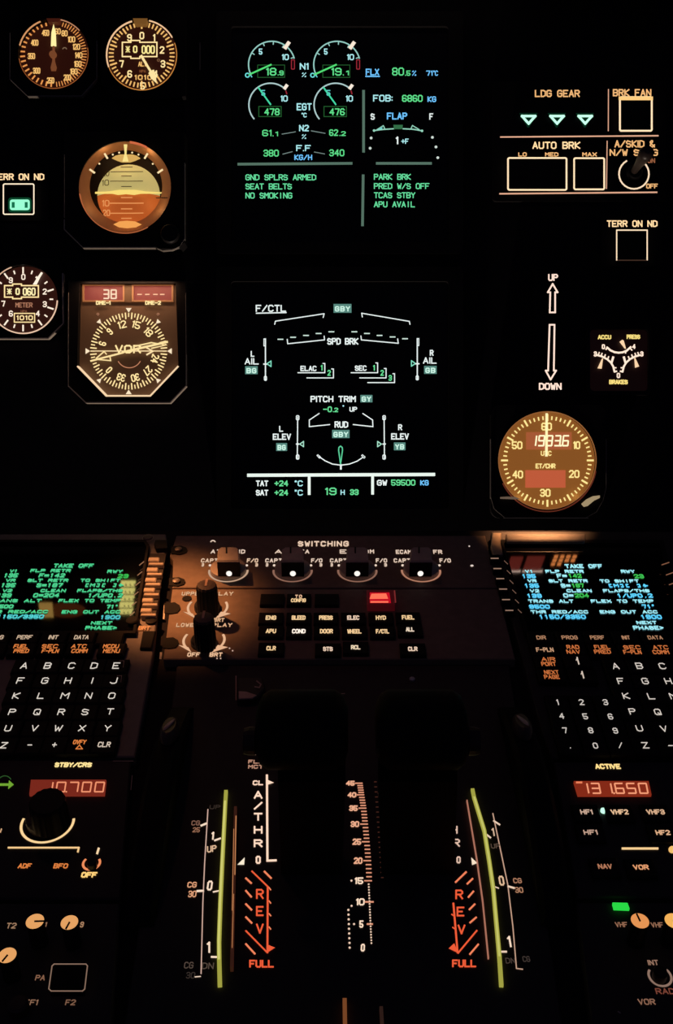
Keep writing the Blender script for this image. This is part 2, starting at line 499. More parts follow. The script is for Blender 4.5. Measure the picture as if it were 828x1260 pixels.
# altimeter
it = Item('altimeter', 'small round altimeter with counter reading 0 000, beside the airspeed dial', 'gauge', MAIN, 174, 67, 'altimeters')
cx, cy = 174.3, 67.5
out = [(128, 14), (222, 14), (228, 20), (228, 118), (206, 122), (142, 122), (124, 104), (124, 20)]
B(it).ring(out, (cx, cy), 44.0, G, 0.0075).done('bezel', BEZEL)
B(it).strip([(246, 52), (246, 86)], 0.0004, G, 0.0012).done('bezel_edge', RIM)
B(it).strip(circ(cx, cy, 43.2, 40, 250, 344), 0.0010, 0.0073, 0.0079).done('glass_rim_glow', glow(244, 196, 150))  # highlights along the rim, put in as emission
B(it).strip(circ(cx, cy, 43.2, 24, 12, 60), 0.0009, 0.0073, 0.0079).done('glass_rim_glow', glow(244, 196, 150))
B(it).strip(circ(cx, cy, 43.0, 40, 70, 250), 0.0006, 0.0073, 0.0078).done('glass_rim_glow', glow(196, 128, 60))
b = B(it); b.disc(cx, cy, 43.8, 0.0020, n=64); face = b.done('dial_face', glow_paint('brown_dial_face', (0.05, 0.02, 0.012), (38, 12, 6)))
b = B(it); b.ticks(cx, cy, 34.5, 40.5, [i * 7.2 for i in range(50)], 1.7, z); b.ticks(cx, cy, 32, 41, [i * 36 for i in range(10)], 2.0, z); b.done('scale', CREAMO, face)
b = B(it)
for t, x, y in (('0', 174.5, 43.8), ('1', 189.6, 46.4), ('2', 199.3, 61.5), ('3', 200.4, 78.6), ('4', 191.4, 91), ('5', 175.3, 105.8), ('6', 159.6, 91), ('7', 149.5, 78.6), ('9', 159.3, 46.4)):
    b.text(t, x - 2.9, x + 2.9, y, 9.0, 1.5, z)
b.done('numbers', CREAM, face)
drum_window(it, 150.5, 52, 193, 69.6, 161, 172, 2.2, z, 1.5, CREAM, face)
b = B(it); b.text('#', 154.5, 160, 60.6, 8, 1.0, z); b.text('0', 163.6, 169, 60.6, 9, 1.6, z); b.text('000', 174.2, 190.5, 61, 10.5, 1.6, z); b.done('counter_digits', glow(255, 236, 150), face)
b = B(it); b.text('ALT', 170, 180.5, 78.8, 6, 1.1, z); b.text('1010', 165.6, 187, 95.2, 6.2, 1.3, z, gap=2.6); b.done('legend', CREAMO, face)
legend(it, 'HPA', 171.5, 179.5, 87.6, 3.6, 0.8, z, glow(120, 70, 40), face)
b = B(it); b.prism([(172, 68.6), (174.6, 67), (186.2, 86.6), (189.4, 85.6), (191.6, 93), (192.4, 102), (185.6, 96), (182.6, 90), (184, 88)], 0.0034, 0.0042); b.done('needle', glow(255, 228, 160))
b = B(it); b.prism([(163.5, 22.5), (181.5, 22.5), (179.5, 29), (165, 29)], 0.0022, 0.0078); b.done('lamp_hood', glow_paint('lamp_hood_gold', (0.15, 0.09, 0.04), (112, 74, 32)))
b = B(it); b.arc(195, 74, 1.4, 0, 360, 1.2, z, n=10); b.done('flag_mark', glow(110, 76, 52), face)

# standby horizon
it = Item('attitude_indicator', 'round standby horizon glowing amber, pale sky half over brown ground half', 'gauge', MAIN, 154, 230)
cx, cy = 153.6, 230.4
out = [(79, 162), (227, 162), (227, 298), (221, 304), (102, 304), (79, 282)]
B(it).ring(out, (cx, cy), 57, G, 0.016).done('bezel', BEZEL)
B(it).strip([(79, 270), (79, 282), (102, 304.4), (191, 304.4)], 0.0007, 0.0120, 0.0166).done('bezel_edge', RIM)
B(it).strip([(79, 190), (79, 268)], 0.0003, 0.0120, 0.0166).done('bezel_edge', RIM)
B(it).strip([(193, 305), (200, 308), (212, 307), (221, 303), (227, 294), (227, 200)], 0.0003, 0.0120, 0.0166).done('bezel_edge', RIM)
B(it).lathe(214, 296, [(0.0070, G), (0.0070, 0.020), (0.0062, 0.0212)]).done('caging_knob', KNOBB)
amber = glow_paint('amber_lit_ring', (0.34, 0.16, 0.07), (80, 40, 20))
S0 = MAIN.scale(cx, cy, 0.012)
b = B(it); C0 = b.P(cx, cy, 0.014); C1 = b.P(155, 229.5, 0.006); n = 72
secs = []
for C, r, h in ((C0, 56.8 * S0, 0.0150), (C0, 55.2 * S0, 0.0143), (C1, 45 * S0, 0.0060)):
    secs.append([(C[0] + r * math.cos(2 * math.pi * i / n), C[1] + r * math.sin(2 * math.pi * i / n), h) for i in range(n)])
b.loft(secs, True, cap=False); mask = b.done('face_ring', amber)
b = B(it); b.disc(155, 229.5, 46.2, 0.0025, n=60); b.done('well', paint('dark_brown_well', (0.02, 0.008, 0.004), 0.7))
# the ball
RB = 0.036; ru = 38.2 * S0; zc = 0.0135 - RB
b = B(it); Cb = b.P(155.6, 236.8, 0.0125)
rings, seg_ = 10, 48
vs = []; fs = []
for k in range(rings + 1):
    r = ru * 1.02 * k / rings
    for i in range(seg_):
        a = 2 * math.pi * i / seg_
        vs.append((Cb[0] + r * math.cos(a), Cb[1] + r * math.sin(a), zc + math.sqrt(RB * RB - r * r)))
for half in (0, 1):
    b.cur = half; ff = []
    for k in range(rings):
        for i in range(seg_):
            up_ = i < seg_ // 2
            if up_ == (half == 0): ff.append((k * seg_ + i, k * seg_ + (i + 1) % seg_, (k + 1) * seg_ + (i + 1) % seg_, (k + 1) * seg_ + i))
    b.add(vs, ff, True)
ball = b.done('ball', [glow_paint('ball_sky', (0.66, 0.58, 0.30), (176, 162, 100)), glow_paint('ball_ground', (0.42, 0.14, 0.035), (166, 78, 32))])


def bz(u, v):
    r2 = (u - Cb[0]) ** 2 + (v - Cb[1]) ** 2
    return zc + math.sqrt(max(1e-8, RB * RB - min(r2, RB * RB * 0.9))) + 0.0005


b = B(it)
for y, w_ in ((205, 7), (211, 20), (216.5, 6), (223, 20), (229.5, 6)):
    b.line([(155.5 + w_ * (i / 6 * 2 - 1), y + 0.3 * abs(i - 3) * (1 if w_ > 10 else 0) * -0.2) for i in range(7)], 0.9, bz)
b.text('20', 125, 134, 212.5, 7.5, 0.9, bz); b.text('10', 125, 134, 224.5, 7.5, 0.9, bz)
b.done('pitch_lines', paint('ball_dark_print', (0.10, 0.07, 0.02), 0.6, bump=0), ball)
b = B(it)
for y, w_ in ((243, 6.5), (250, 20.5), (257, 6.5), (262.5, 20.5), (269, 6)): b.line([(155.8 + w_ * (i / 6 * 2 - 1), y) for i in range(7)], 1.2, bz)
b.text('10', 125.5, 134.5, 250, 8, 1.1, bz); b.text('20', 126.5, 135.5, 262, 8, 1.1, bz)
b.done('pitch_lines', glow(228, 150, 88), ball)
b = B(it); b.prism([(117, 236), (133, 235.5), (147, 233.6), (166, 233.6), (180, 235.5), (199, 236.6), (198, 238), (173, 238.2), (165, 239.6), (155, 238.6), (145, 239.6), (138, 238.2), (117, 238.2)], 0.0142, 0.0148)
b.done('horizon_bar', glow(250, 220, 120))
b = B(it); b.prism([(192, 242.8), (206, 242.8), (206, 244), (192, 244)], 0.0142, 0.0148); b.done('miniature_wing', paint('wing_brown', (0.5, 0.25, 0.13), 0.5))
b = B(it); b.prism([(137.5, 194.5), (142, 191.5), (148, 190), (163, 190), (168, 191.5), (172.5, 194.5), (166, 197.5), (160, 199.5), (150, 199.5), (144, 197.5)], 0.0130, 0.0140)
b.done('roll_sector', glow(214, 170, 92))
b = B(it); b.prism([(152.2, 177.6), (156.4, 177.6), (155.4, 189), (158, 198.5), (150.6, 198.5), (153.3, 189)], 0.0150, 0.0156); b.done('roll_pointer', glow(250, 226, 140))
b = B(it); b.prism([(139.5, 276), (147, 272.4), (156, 271.6), (166, 272.4), (174, 276), (167, 279.4), (156, 280.6), (146, 279.4)], 0.0142, 0.0150); b.done('lower_index', glow(244, 164, 84))
b = B(it)
for (x0, y0, x1, y1) in ((129, 189.5, 132, 194.5), (178.2, 194.5, 181.2, 189.5), (111, 208.8, 116, 212.4), (194.6, 212.4, 199.6, 209)): b.seg((x0, y0), (x1, y1), 2.4, 0.0156)
for x, y in ((138.8, 190.2), (146.6, 187.8), (162.6, 187.8), (170.4, 190.2), (122.2, 201.4), (188, 201.6)): b.disc(x, y, 1.2, 0.0156, n=10)
b.done('bank_marks', glow(255, 226, 170), mask)
B(it).strip(circ(cx, cy, 56.4, 16, 6, 28), 0.0009, 0.014, 0.0168).done('glass_rim_glow', glow(206, 104, 66))  # glowing arcs paint the light caught on this rim
B(it).strip(circ(cx, cy, 56.4, 40, 150, 262), 0.0005, 0.014, 0.0166).done('glass_rim_glow', glow(176, 96, 56))
for dx, dy, en in ((-24, -43, 0.0018), (28, -42, 0.0018), (0, -33, 0.0022), (-38, 20, 0.0010), (38, 22, 0.0012)):
    l = bpy.data.lights.new('horizon_lamp', 'POINT'); l.energy = en; l.color = (1.0, 0.66, 0.30); l.shadow_soft_size = 0.002
    o = bpy.data.objects.new('horizon_lamp', l); COL.objects.link(o); o.parent = it.o
    p = B(it).P(cx + dx, cy + dy, 0.0157); o.location = p

# metric altimeter
it = Item('metric_altimeter', 'small round altimeter marked METER with white lettering, cut by the frame edge', 'gauge', MAIN, 28, 368, 'altimeters')
cx, cy = 28.4, 368.2
out = [(-20, 318), (72, 318), (77.6, 324), (77.6, 398), (59, 416.4), (-20, 416.4)]
B(it).ring(out, (cx, cy), 42.6, G, 0.0075).done('bezel', BEZEL)
B(it).strip([(77, 336), (77.6, 398), (59, 416.2), (-20, 416.2)], 0.0008, 0.0035, 0.0085).done('bezel_edge', RIMW)
B(it).strip(circ(cx, cy, 42.0, 40, 92, 235), 0.0009, 0.0073, 0.0079).done('glass_rim_glow', glow(240, 200, 170))  # emissive arcs in place of rim highlights
B(it).strip(circ(cx, cy, 42.0, 40, 312, 340), 0.0007, 0.0073, 0.0079).done('glass_rim_glow', glow(220, 180, 150))
b = B(it); b.disc(cx, cy, 42.4, 0.0020, n=64); face = b.done('dial_face', glow_paint('dark_brown_dial', (0.05, 0.025, 0.02), (44, 18, 12)))
WM = glow(255, 236, 214, 1.1)
b = B(it); b.ticks(cx, cy, 31.5, 39.5, [i * 36 for i in range(10)], 1.9, z); b.ticks(cx, cy, 32.5, 37, [18 + i * 36 for i in range(10)], 1.7, z); b.done('scale', WM, face)
b = B(it)
for t, x, y in (('0', 28.7, 340.7), ('1', 44.6, 343.4), ('2', 55, 358.8), ('3', 55, 374.3), ('4', 46.5, 385.8), ('6', 13.4, 385.8), ('7', 4, 373.6), ('9', 13.2, 344.8)):
    b.text(t, x - 2.5, x + 2.5, y, 7.2, 1.25, z)
b.done('numbers', WM, face)
drum_window(it, 5.6, 351.4, 47.2, 365.6, 15.6, 26.4, 1.9, z, 1.5, CREAM, face)
b = B(it); b.text('#', 8.6, 14.4, 358.6, 7.5, 1.1, z); b.text('0', 19, 24.4, 358.6, 8.5, 1.7, z); b.text('060', 28, 43.8, 358.8, 9.6, 1.6, z); b.done('counter_digits', glow(255, 240, 176), face)
legend(it, 'METER', 19, 40, 375.3, 6, 1.0, z, glow(176, 120, 92), face)
legend(it, 'HPA', 25.4, 33.4, 383, 3.2, 0.7, z, glow(120, 74, 52), face)
b = B(it); b.line([(17.6, 385.6), (42.6, 385.6), (42.6, 396.4), (17.6, 396.4)], 1.2, z, True); b.text('1010', 20.4, 40.4, 391, 6.0, 1.2, z, gap=2.4); b.done('pressure_window', CREAM, face)
b = B(it); b.prism([(40.4, 350), (44.8, 350), (48.6, 342), (52.4, 335.6), (50.6, 334.6), (46, 341)], 0.0034, 0.0042); b.done('needle', WM)

# radio bearing indicator
it = Item('bearing_indicator', 'eight-sided bearing compass with two red distance windows above its dial', 'gauge', MAIN, 157, 425)
cx, cy = 158.3, 432.0
facep = [(98, 348.5), (215.8, 348.5), (217, 380), (219.4, 450.4), (184.8, 487), (130.5, 487), (95, 450.4), (96.6, 380)]
outp = [(84, 346), (228, 346), (228.6, 380), (228.8, 474.6), (209, 495.4), (105.3, 495.4), (83.6, 474.8), (83.5, 380)]
B(it).frame(outp, facep, G, 0.0085).done('bezel', BEZEL)
B(it).strip([(83.7, 474.8), (105.3, 495.4), (209, 495.4), (228.8, 474.6)], 0.0007, 0.0035, 0.0097).done('bezel_edge', RIMW)
B(it).strip([(83.6, 436), (83.7, 474.6)], 0.0004, 0.0060, 0.0097).done('bezel_edge', RIM); B(it).strip([(228.8, 436), (228.8, 474.4)], 0.0004, 0.0060, 0.0097).done('bezel_edge', RIM)
B(it).strip([(228.8, 436), (228.4, 360)], 0.0003, 0.0085, 0.0095).done('bezel_edge', RIM); B(it).strip([(83.6, 436), (84, 360)], 0.0003, 0.0085, 0.0095).done('bezel_edge', RIM)
B(it).strip([(95, 450.4), (130.5, 487), (184.8, 487), (219.4, 450.4)], 0.0012, 0.002, 0.0089).done('glass_rim_glow', glow(250, 214, 170))  # highlight on the lower rim painted as a glowing strip
b = B(it); b.fill(facep, 0.0020); face = b.done('dial_face', glow_paint('olive_brown_dial', (0.16, 0.10, 0.06), (50, 29, 16)))
for x0, x1, t in ((103.4, 151, 'DME-1'), (164.2, 211, 'DME-2')):
    b = B(it); b.frame([(x0 - 2, 349.4), (x1 + 2, 349.4), (x1 + 2, 371), (x0 - 2, 371)], [(x0, 351.4), (x1, 351.4), (x1, 369.4), (x0, 369.4)], 0.0021, 0.0040)
    b.done('window_frame', glow_paint('lit_window_frame', (0.3, 0.18, 0.10), (120, 70, 38)))
    win = B(it).fill([(x0, 351.4), (x1, 351.4), (x1, 369.4), (x0, 369.4)], 0.0024).done('distance_window', glow_paint('red_distance_window', (0.12, 0.04, 0.04), (112, 40, 40)))
    if t == 'DME-1': B(it).seven('38', 127.5, 146, 362, 10.4, 1.8, 0.0027, 0).done('digits', glow(255, 222, 190), win)
    else:
        b = B(it)
        for x in (171.7, 181.2, 191.2, 199.6): b.seg((x - 2.2, 362.3), (x + 2.2, 362.3), 1.5, 0.0027)
        b.done('digits', glow(255, 200, 160), win)
    m = (x0 + x1) / 2
    legend(it, t, 118 if t == 'DME-1' else 178.6, 136 if t == 'DME-1' else 198, 372.6, 5, 1.3, 0.0043, CREAM, face)
b = B(it); b.prism([(153, 349), (162, 349), (162, 372), (153, 372)], 0.0021, 0.0036); b.disc(157.2, 358.6, 1.3, 0.0038, n=8); b.done('window_divider', glow_paint('divider_brown', (.1, .06, .03), (62, 34, 16)))
b = B(it); z2 = 0.0023
b.ticks(cx, cy, 39.5, 47.5, [i * 10 + 5 for i in range(36)], 1.5, z2); b.ticks(cx, cy, 42, 47, [i * 10 for i in range(36)], 1.3, z2); b.done('scale', CREAM, face)
b = B(it)
for n_ in (0, 6, 9, 12, 15, 18, 24, 27, 30, 33):
    a = n_ * 10 - 134; t = str(n_); r = 33.6; wd = 4.6 if len(t) == 1 else 10.4
    x, y = cx + r * math.sin(R(a)), cy - r * math.cos(R(a)); b.text(t, x - wd / 2, x + wd / 2, y, 9.2, 1.4, z2, rot=a)
b.done('numbers', CREAM, face)
b = B(it)
for a in range(0, 360, 45):
    r = 50.5; x, y = cx + r * math.sin(R(a)), cy - r * math.cos(R(a)); s_ = 3.6 if a % 90 == 0 else 3.0
    ix, iy = -math.sin(R(a)), math.cos(R(a)); tx_, ty_ = math.cos(R(a)), math.sin(R(a))
    b.fill([(x + tx_ * s_ - ix * 2.5, y + ty_ * s_ - iy * 2.5), (x - tx_ * s_ - ix * 2.5, y - ty_ * s_ - iy * 2.5), (x + ix * 3, y + iy * 3)], 0.0026)
b.done('index_marks', glow(255, 232, 196), face)
legend(it, 'VOR', 141.5, 173.5, 429.6, 10.4, 1.9, 0.0026, CREAM, face)
b = B(it)
b.strip([(111, 444.2), (152, 433.6)], 0.0012, 0.0042, 0.0050); b.strip([(118, 441), (128, 432.4), (131, 436)], 0.0008, 0.0042, 0.0050); b.strip([(118, 442), (136, 443.6), (135, 438)], 0.0008, 0.0042, 0.0050)
b.strip([(150, 433.4), (206.4, 420.4)], 0.0015, 0.0042, 0.0050); b.strip([(166, 426), (186, 421.5), (204, 424.4), (186, 428.6)], 0.0009, 0.0042, 0.0050); b.done('needle', glow(255, 226, 160))
b = B(it)
b.strip([(112, 431.8), (205, 431.8)], 0.0006, 0.0030, 0.0038); b.strip([(180, 427.6), (188, 432), (180, 436.6)], 0.0010, 0.0030, 0.0038); b.done('needle', glow(255, 226, 170))
B(it).arc(159, 437, 15.5, 120, 240, 1.0, z2).done('airplane_mark', glow(196, 130, 96), face)
for k_, x in enumerate((112, 204)):
    b = B(it); b.arc(120.5 if k_ == 0 else 194.5, 386.6, 1.2, 0, 360, 1, z2, n=8); b.done('screw_mark', glow(160, 110, 82), face)
l = bpy.data.lights.new('compass_lamp', 'AREA'); l.shape = 'RECTANGLE'; l.size = 0.066; l.size_y = 0.004; l.energy = 0.018; l.color = (1.0, 0.56, 0.32)
o = bpy.data.objects.new('compass_lamp', l); COL.objects.link(o); o.parent = it.o
p0 = Vector(B(it).P(157, 345, 0.0135)); o.location = p0
o.rotation_euler = (Vector((0, -0.05, -0.0105))).to_track_quat('-Z', 'Y').to_euler()

# clock
it = Item('clock', 'round amber clock with red window reading 1983.6 and a white second hand', 'clock', MAIN, 673, 566)
cx, cy = 673.5, 566.5
out = rr(604, 498, 746, 638, 12)
B(it).ring(out, (cx, cy), 60.5, G, 0.0075).done('bezel', BEZEL)
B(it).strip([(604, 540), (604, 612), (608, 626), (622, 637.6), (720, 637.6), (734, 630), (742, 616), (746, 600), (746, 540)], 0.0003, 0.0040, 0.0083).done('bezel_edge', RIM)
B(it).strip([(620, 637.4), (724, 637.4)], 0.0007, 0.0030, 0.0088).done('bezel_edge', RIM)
b = B(it); b.disc(cx, cy, 60.4, 0.0022, n=72); face = b.done('dial_face', glow_paint('gold_dial', (0.30, 0.16, 0.05), (132, 80, 34)))
B(it).strip(circ(cx, cy, 60.0, 70, 0, 360), 0.0007, 0.0073, 0.0078, True).done('glass_rim_glow', glow_paint('gold_rim_glow', (0.5, 0.3, 0.14), (140, 88, 46)))  # rim given emission so it looks lit
B(it).strip(circ(cx, cy + 2.6, 60.4, 40, 100, 245), 0.0009, 0.0076, 0.0084).done('glass_rim_glow', glow_paint('red_brown_rim_glow', (0.3, 0.12, 0.07), (92, 40, 26)))
CLW = glow(255, 232, 150, 1.05)
b = B(it)
b.ticks(cx, cy, 50, 54.5, [i * 6 for i in range(60) if i % 5], 1.6, 0.0026); b.ticks(cx, cy, 48.5, 57, [i * 30 for i in range(12)], 2.2, 0.0026); b.done('scale', CLW, face)
b = B(it)
for t, x, y in (('60', 672.5, 524.8), ('50', 636.2, 547.8), ('40', 637, 583.8), ('30', 670.8, 606.4), ('20', 706.4, 583.2), ('10', 709.6, 547.8)):
    wd = 13 if t != '10' else 8.5
    b.text(t, x - wd / 2, x + wd / 2, y, 9.6, 1.6, 0.0026)
b.done('numbers', CLW, face)
win = B(it).prism([(647.5, 531.8), (703.3, 531.8), (703.3, 553), (647.5, 553)], 0.0023, 0.0027).done('time_window', glow_paint('red_clock_window', (0.2, 0.06, 0.04), (164, 88, 52)))
B(it).seven('1983.6', 653, 702.6, 542.3, 12.2, 1.9, 0.0029, 0.12).done('digits', glow(255, 244, 196, 1.1), win)
B(it).prism([(646.5, 578.6), (695.7, 578.6), (695.7, 600), (646.5, 600)], 0.0023, 0.0027).done('elapsed_window', glow_paint('red_elapsed_window', (0.2, 0.06, 0.04), (190, 90, 58)))
legend(it, 'UTC', 665.4, 678.6, 557.8, 6, 1.1, 0.0026, CLW, face)
legend(it, 'ET/CHR', 659, 683.4, 573.4, 6, 1.2, 0.0026, CLW, face)
B(it).prism([(671.4, 508.5), (674, 508.5), (673.9, 561.6), (670.9, 561.6)], 0.0036, 0.0043).done('second_hand', glow(255, 240, 180, 1.1))
b = B(it); b.prism([(616, 611.5), (624, 611), (634, 611.4), (640, 614), (634, 614.4), (616, 613.6)], 0.0076, 0.0100); b.done('push_button', glow_paint('dull_button_glow', (.3, .25, .2), (96, 80, 66)))  # thin highlight on the button painted as glow
b = B(it); b.prism([(716, 620), (722, 614.6), (730, 610.6), (738, 609.6), (738, 612.6), (731, 616), (723, 622.6), (719, 623.6)], 0.0076, 0.0100); b.done('push_button', glow_paint('pale_button_glow', (.5, .45, .36), (158, 138, 104)))  # pale highlight on the button corner, painted as glow
for dx, dy in ((-34, 46), (36, 44)):
    l = bpy.data.lights.new('clock_lamp', 'POINT'); l.energy = 0.00035; l.color = (1, 0.75, 0.3); l.shadow_soft_size = 0.001
    o = bpy.data.objects.new('clock_lamp', l); COL.objects.link(o); o.parent = it.o; o.location = B(it).P(cx + dx, cy + dy, 0.006)

# brake pressure gauge
it = Item('brake_pressure_gauge', 'small triple pressure gauge lettered ACCU PRESS over BRAKES', 'gauge', MAIN, 761, 440)
B(it).frame(rr(722, 400, 802, 486, 6), rr(726, 405, 798, 481, 5), G, 0.005).done('bezel', BEZEL)
b = B(it); b.fill(rr(726, 405, 798, 481, 5), 0.0020); face = b.done('dial_face', glow_paint('dark_red_dial', (0.03, 0.012, 0.01), (10, 3, 3)))
BW = glow(255, 226, 204, 1.15); BY = glow(255, 226, 130); z3 = 0.0023
b = B(it); b.line([(747.5, 428), (751, 431), (756, 433.3), (761, 434), (766, 433.5), (771, 431.5), (776, 427)], 2.3, z3)
b.seg((747, 427), (745.6, 430), 1.6, z3); b.seg((770, 431.5), (769.6, 434.4), 1.6, z3); b.seg((775, 428), (777.4, 430.8), 1.6, z3)
b.text('0', 740.4, 744.4, 426.6, 6, 1.4, z3); b.text('4', 777.8, 782, 426.4, 6, 1.4, z3); b.done('scale', BW, face)
for sg in (-1, 1):
    b = B(it); X = lambda x: 761 + sg * x
    b.line([(X(26), 437), (X(20), 438.8), (X(14), 442), (X(9.5), 446), (X(6.5), 451), (X(5), 457)], 2.2, z3)
    for x, y in ((25, 437.2), (21.5, 438.2), (17.5, 440), (13.4, 442.3), (8.6, 446)): b.seg((X(x), y), (X(x - 1.2), y - 3.4), 1.5, z3)
    b.seg((X(8.5), 446), (X(6.6), 439.6), 2.6, z3); b.seg((X(5.4), 452.5), (X(3.2), 452.5), 1.5, z3); b.seg((X(5), 457.6), (X(2.4), 456.8), 1.8, z3)
    b.text('3', X(28.6) - 2, X(28.6) + 2, 435.5, 6.2, 1.4, z3); b.done('scale', BW, face)
b = B(it); b.text('0', 758.8, 763, 462, 6.4, 1.4, z3); b.done('scale', BW, face)
NW = glow(255, 214, 170)
for poly in ([(762.5, 420.5), (765.6, 418), (767.4, 419), (770.2, 428.8), (769, 429)], [(735.4, 453), (740.3, 453.6), (742, 441.2), (741, 440.8)], [(781.6, 452.4), (786.4, 450.8), (781.5, 440), (780.6, 440.4)]):
    B(it).prism(poly, 0.0030, 0.0037).done('needle', NW)
legend(it, 'ACCU', 735.5, 752, 414.8, 5.4, 1.3, z3, BY, face); legend(it, 'PRESS', 771, 787.6, 414.4, 5.4, 1.3, z3, BY, face); legend(it, 'BRAKES', 749.4, 772.4, 470, 5.6, 1.4, z3, BY, face)


# square push switches on the instrument panel
def push(it, x0, y0, x1, y1, h0, mat, w=1.6, bottom=True):
    b = B(it); b.prism(rr(x0 + 0.6, y0 + 0.6, x1 - 0.6, y1 - 0.6, 2.5), h0, h0 + 0.0040, 0.0003); k = b.done('button', KEYM)
    b = B(it)
    if bottom: b.line(rr(x0 + w / 2, y0 + w / 2, x1 - w / 2, y1 - w / 2, 2), w, h0 + 0.0042, True)
    else: b.line([(x0 + w / 2, y1 - 1), (x0 + w / 2, y0 + w / 2), (x1 - w / 2, y0 + w / 2), (x1 - w / 2, y1 - 1)], w, h0 + 0.0042)
    b.done('lit_border', mat, k); return k


it = Item('terrain_switch', 'square push switch showing a green light bar, under the compass-side lettering TERR ON ND', 'switch', MAIN, 23, 240)
it.o['label'] = 'square terrain push switch with a glowing green bar in it'
B(it).prism(rr(-14, 206, 60, 272, 3), G, 0.0020, 0.0003).done('faceplate', BEZEL)
legend(it, 'TERR ON ND', -9, 54.5, 217.6, 8.2, 1.5, 0.0022, LEG)
k = push(it, 3.4, 225.6, 42.4, 264.4, 0.0020, glow(255, 232, 200, 1.1), 1.5)
b = B(it); b.frame(rr(10, 243, 38.6, 261, 4), rr(12, 245.4, 36.6, 258.6, 3), 0.0060, 0.0064); b.done('lamp_surround', glow(10, 66, 40), k)
b = B(it); b.fill(rr(12, 245.4, 36.6, 258.6, 3), 0.0062); b.done('indicator_lamp', glow(150, 250, 205, 1.1), k)
b = B(it); b.prism([(14.4, 248.6), (18, 248.6), (18, 255.6), (14.4, 255.6)], 0.0062, 0.0064); b.prism([(30.4, 248.6), (34, 248.6), (34, 255.6), (30.4, 255.6)], 0.0062, 0.0064); b.done('lamp_mark', glow(20, 110, 76), k)

it = Item('terrain_switch', 'square terrain push switch with a dark unlit face under its lettering', 'switch', MAIN, 778, 300)
B(it).prism(rr(740, 265, 816, 328, 3), G, 0.0020, 0.0003).done('faceplate', BEZEL)
legend(it, 'TERR ON ND', 746.5, 809, 275.2, 8.2, 1.5, 0.0022, LEG)
k = push(it, 758, 282.4, 797, 321, 0.0020, glow(255, 226, 190, 1.05), 1.5, False)
B(it).line([(759, 320.2), (796, 320.2)], 1.2, 0.0062).done('dim_edge', glow(66, 46, 36), k)

# gear lever placard
it = Item('gear_lever_placard', 'black strip with hollow white UP and DOWN arrows', 'placard', MAIN, 679, 410)
B(it).prism(rr(656, 328, 702, 488, 4), G, 0.0020, 0.0003).done('faceplate', BEZEL)
AW = glow(255, 222, 204, 1.1); z4 = 0.0022
legend(it, 'UP', 674.4, 686.6, 341.4, 8.6, 1.7, z4, AW); legend(it, 'DOWN', 663, 691, 475.4, 8.6, 1.8, z4, AW)
b = B(it); b.line([(680, 349.4), (674, 359.6), (677, 359.6), (676.4, 384.4), (683, 384.4), (683, 359.6), (686, 359.6)], 2.0, z4, True); b.done('up_arrow', AW)
b = B(it); b.line([(676.2, 399.6), (682.2, 399.6), (681.4, 456), (684.2, 456), (677.4, 467), (671.4, 456), (674.4, 456)], 2.0, z4, True); b.done('down_arrow', AW)

# landing gear and brake panel
it = Item('landing_gear_panel', 'landing gear and auto brake panel with three green triangles', 'panel', MAIN, 712, 172)
B(it).prism(rr(606, 100, 820, 248, 4), G, 0.0020, 0.0003).done('faceplate', BEZEL)
z = 0.0022
legend(it, 'LDG GEAR', 658, 713.4, 115, 9, 1.6, z, LEGO); legend(it, 'BRK FAN', 754, 801.4, 114, 9, 1.6, z, LEGO)
legend(it, 'AUTO BRK', 655, 714, 178.8, 9, 1.6, z, LEG); legend(it, 'A/SKID &', 756, 806, 177, 9, 1.6, z, LEGO); legend(it, 'N/W STRG', 750, 809.6, 187.6, 8.4, 1.6, z, LEGO)
legend(it, 'LO', 637.6, 648, 190, 5.2, 1.2, z, LEGO); legend(it, 'MED', 670.6, 687, 190, 5.2, 1.2, z, LEGO); legend(it, 'MAX', 716.4, 734.4, 190, 5.2, 1.3, z, LEGO)
legend(it, 'ON', 796.6, 806, 197.6, 6, 1.2, z, LEGD); legend(it, 'OFF', 795, 809.4, 229, 6, 1.3, z, LEGO)
LN = glow(226, 170, 140)
for pts, w in (([(616, 168.6), (809.6, 167)], 1.7), ([(615, 238.4), (808, 236.6)], 1.8), ([(748.6, 110), (748.4, 161)], 1.1), ([(747, 173.6), (746.2, 232)], 1.1)): B(it).line(pts, w, z).done('divider', LN)
for x in (650.4, 685.4, 720):
    b = B(it); b.prism([(x - 11, 139), (x + 11, 139), (x + 1, 156), (x - 1, 156)], 0.0020, 0.0034); k = b.done('indicator_light', glow_paint('green_lens', (.01, .05, .03), (4, 38, 24)))
    b = B(it); b.line([(x - 8.2, 142.8), (x + 8.2, 142.8), (x, 152)], 3.0, 0.0036, True); b.done('lit_triangle', LAMP_G, k)
BR = glow(255, 222, 180, 1.15)
k = push(it, 761.6, 118.4, 803, 162, 0.0020, BR, 2.2); B(it).line([(763, 121), (801.6, 121)], 4.6, 0.0063).done('lit_edge', glow(255, 206, 130), k)
push(it, 624, 193.4, 698, 234.6, 0.0020, BR, 2.0); push(it, 705.4, 193.6, 744.4, 234, 0.0020, BR, 2.0)
b = B(it); b.arc(780, 214, 18.4, 30, 330, 1.9, z); b.done('switch_ring', glow(255, 226, 190))
b = B(it); Ct = b.P(780, 213, 0.002)
b.lathe(780, 213, [(0.0060, 0.002), (0.0060, 0.0045), (0.0045, 0.0056)]); nut = b.done('switch_collar', KNOBB)
secs = []
p0 = Vector(b.P(780, 211, 0.004)); p1 = Vector(b.P(797, 186, 0.040)); ax = (p1 - p0).normalized(); e1 = ax.orthogonal().normalized(); e2 = ax.cross(e1)
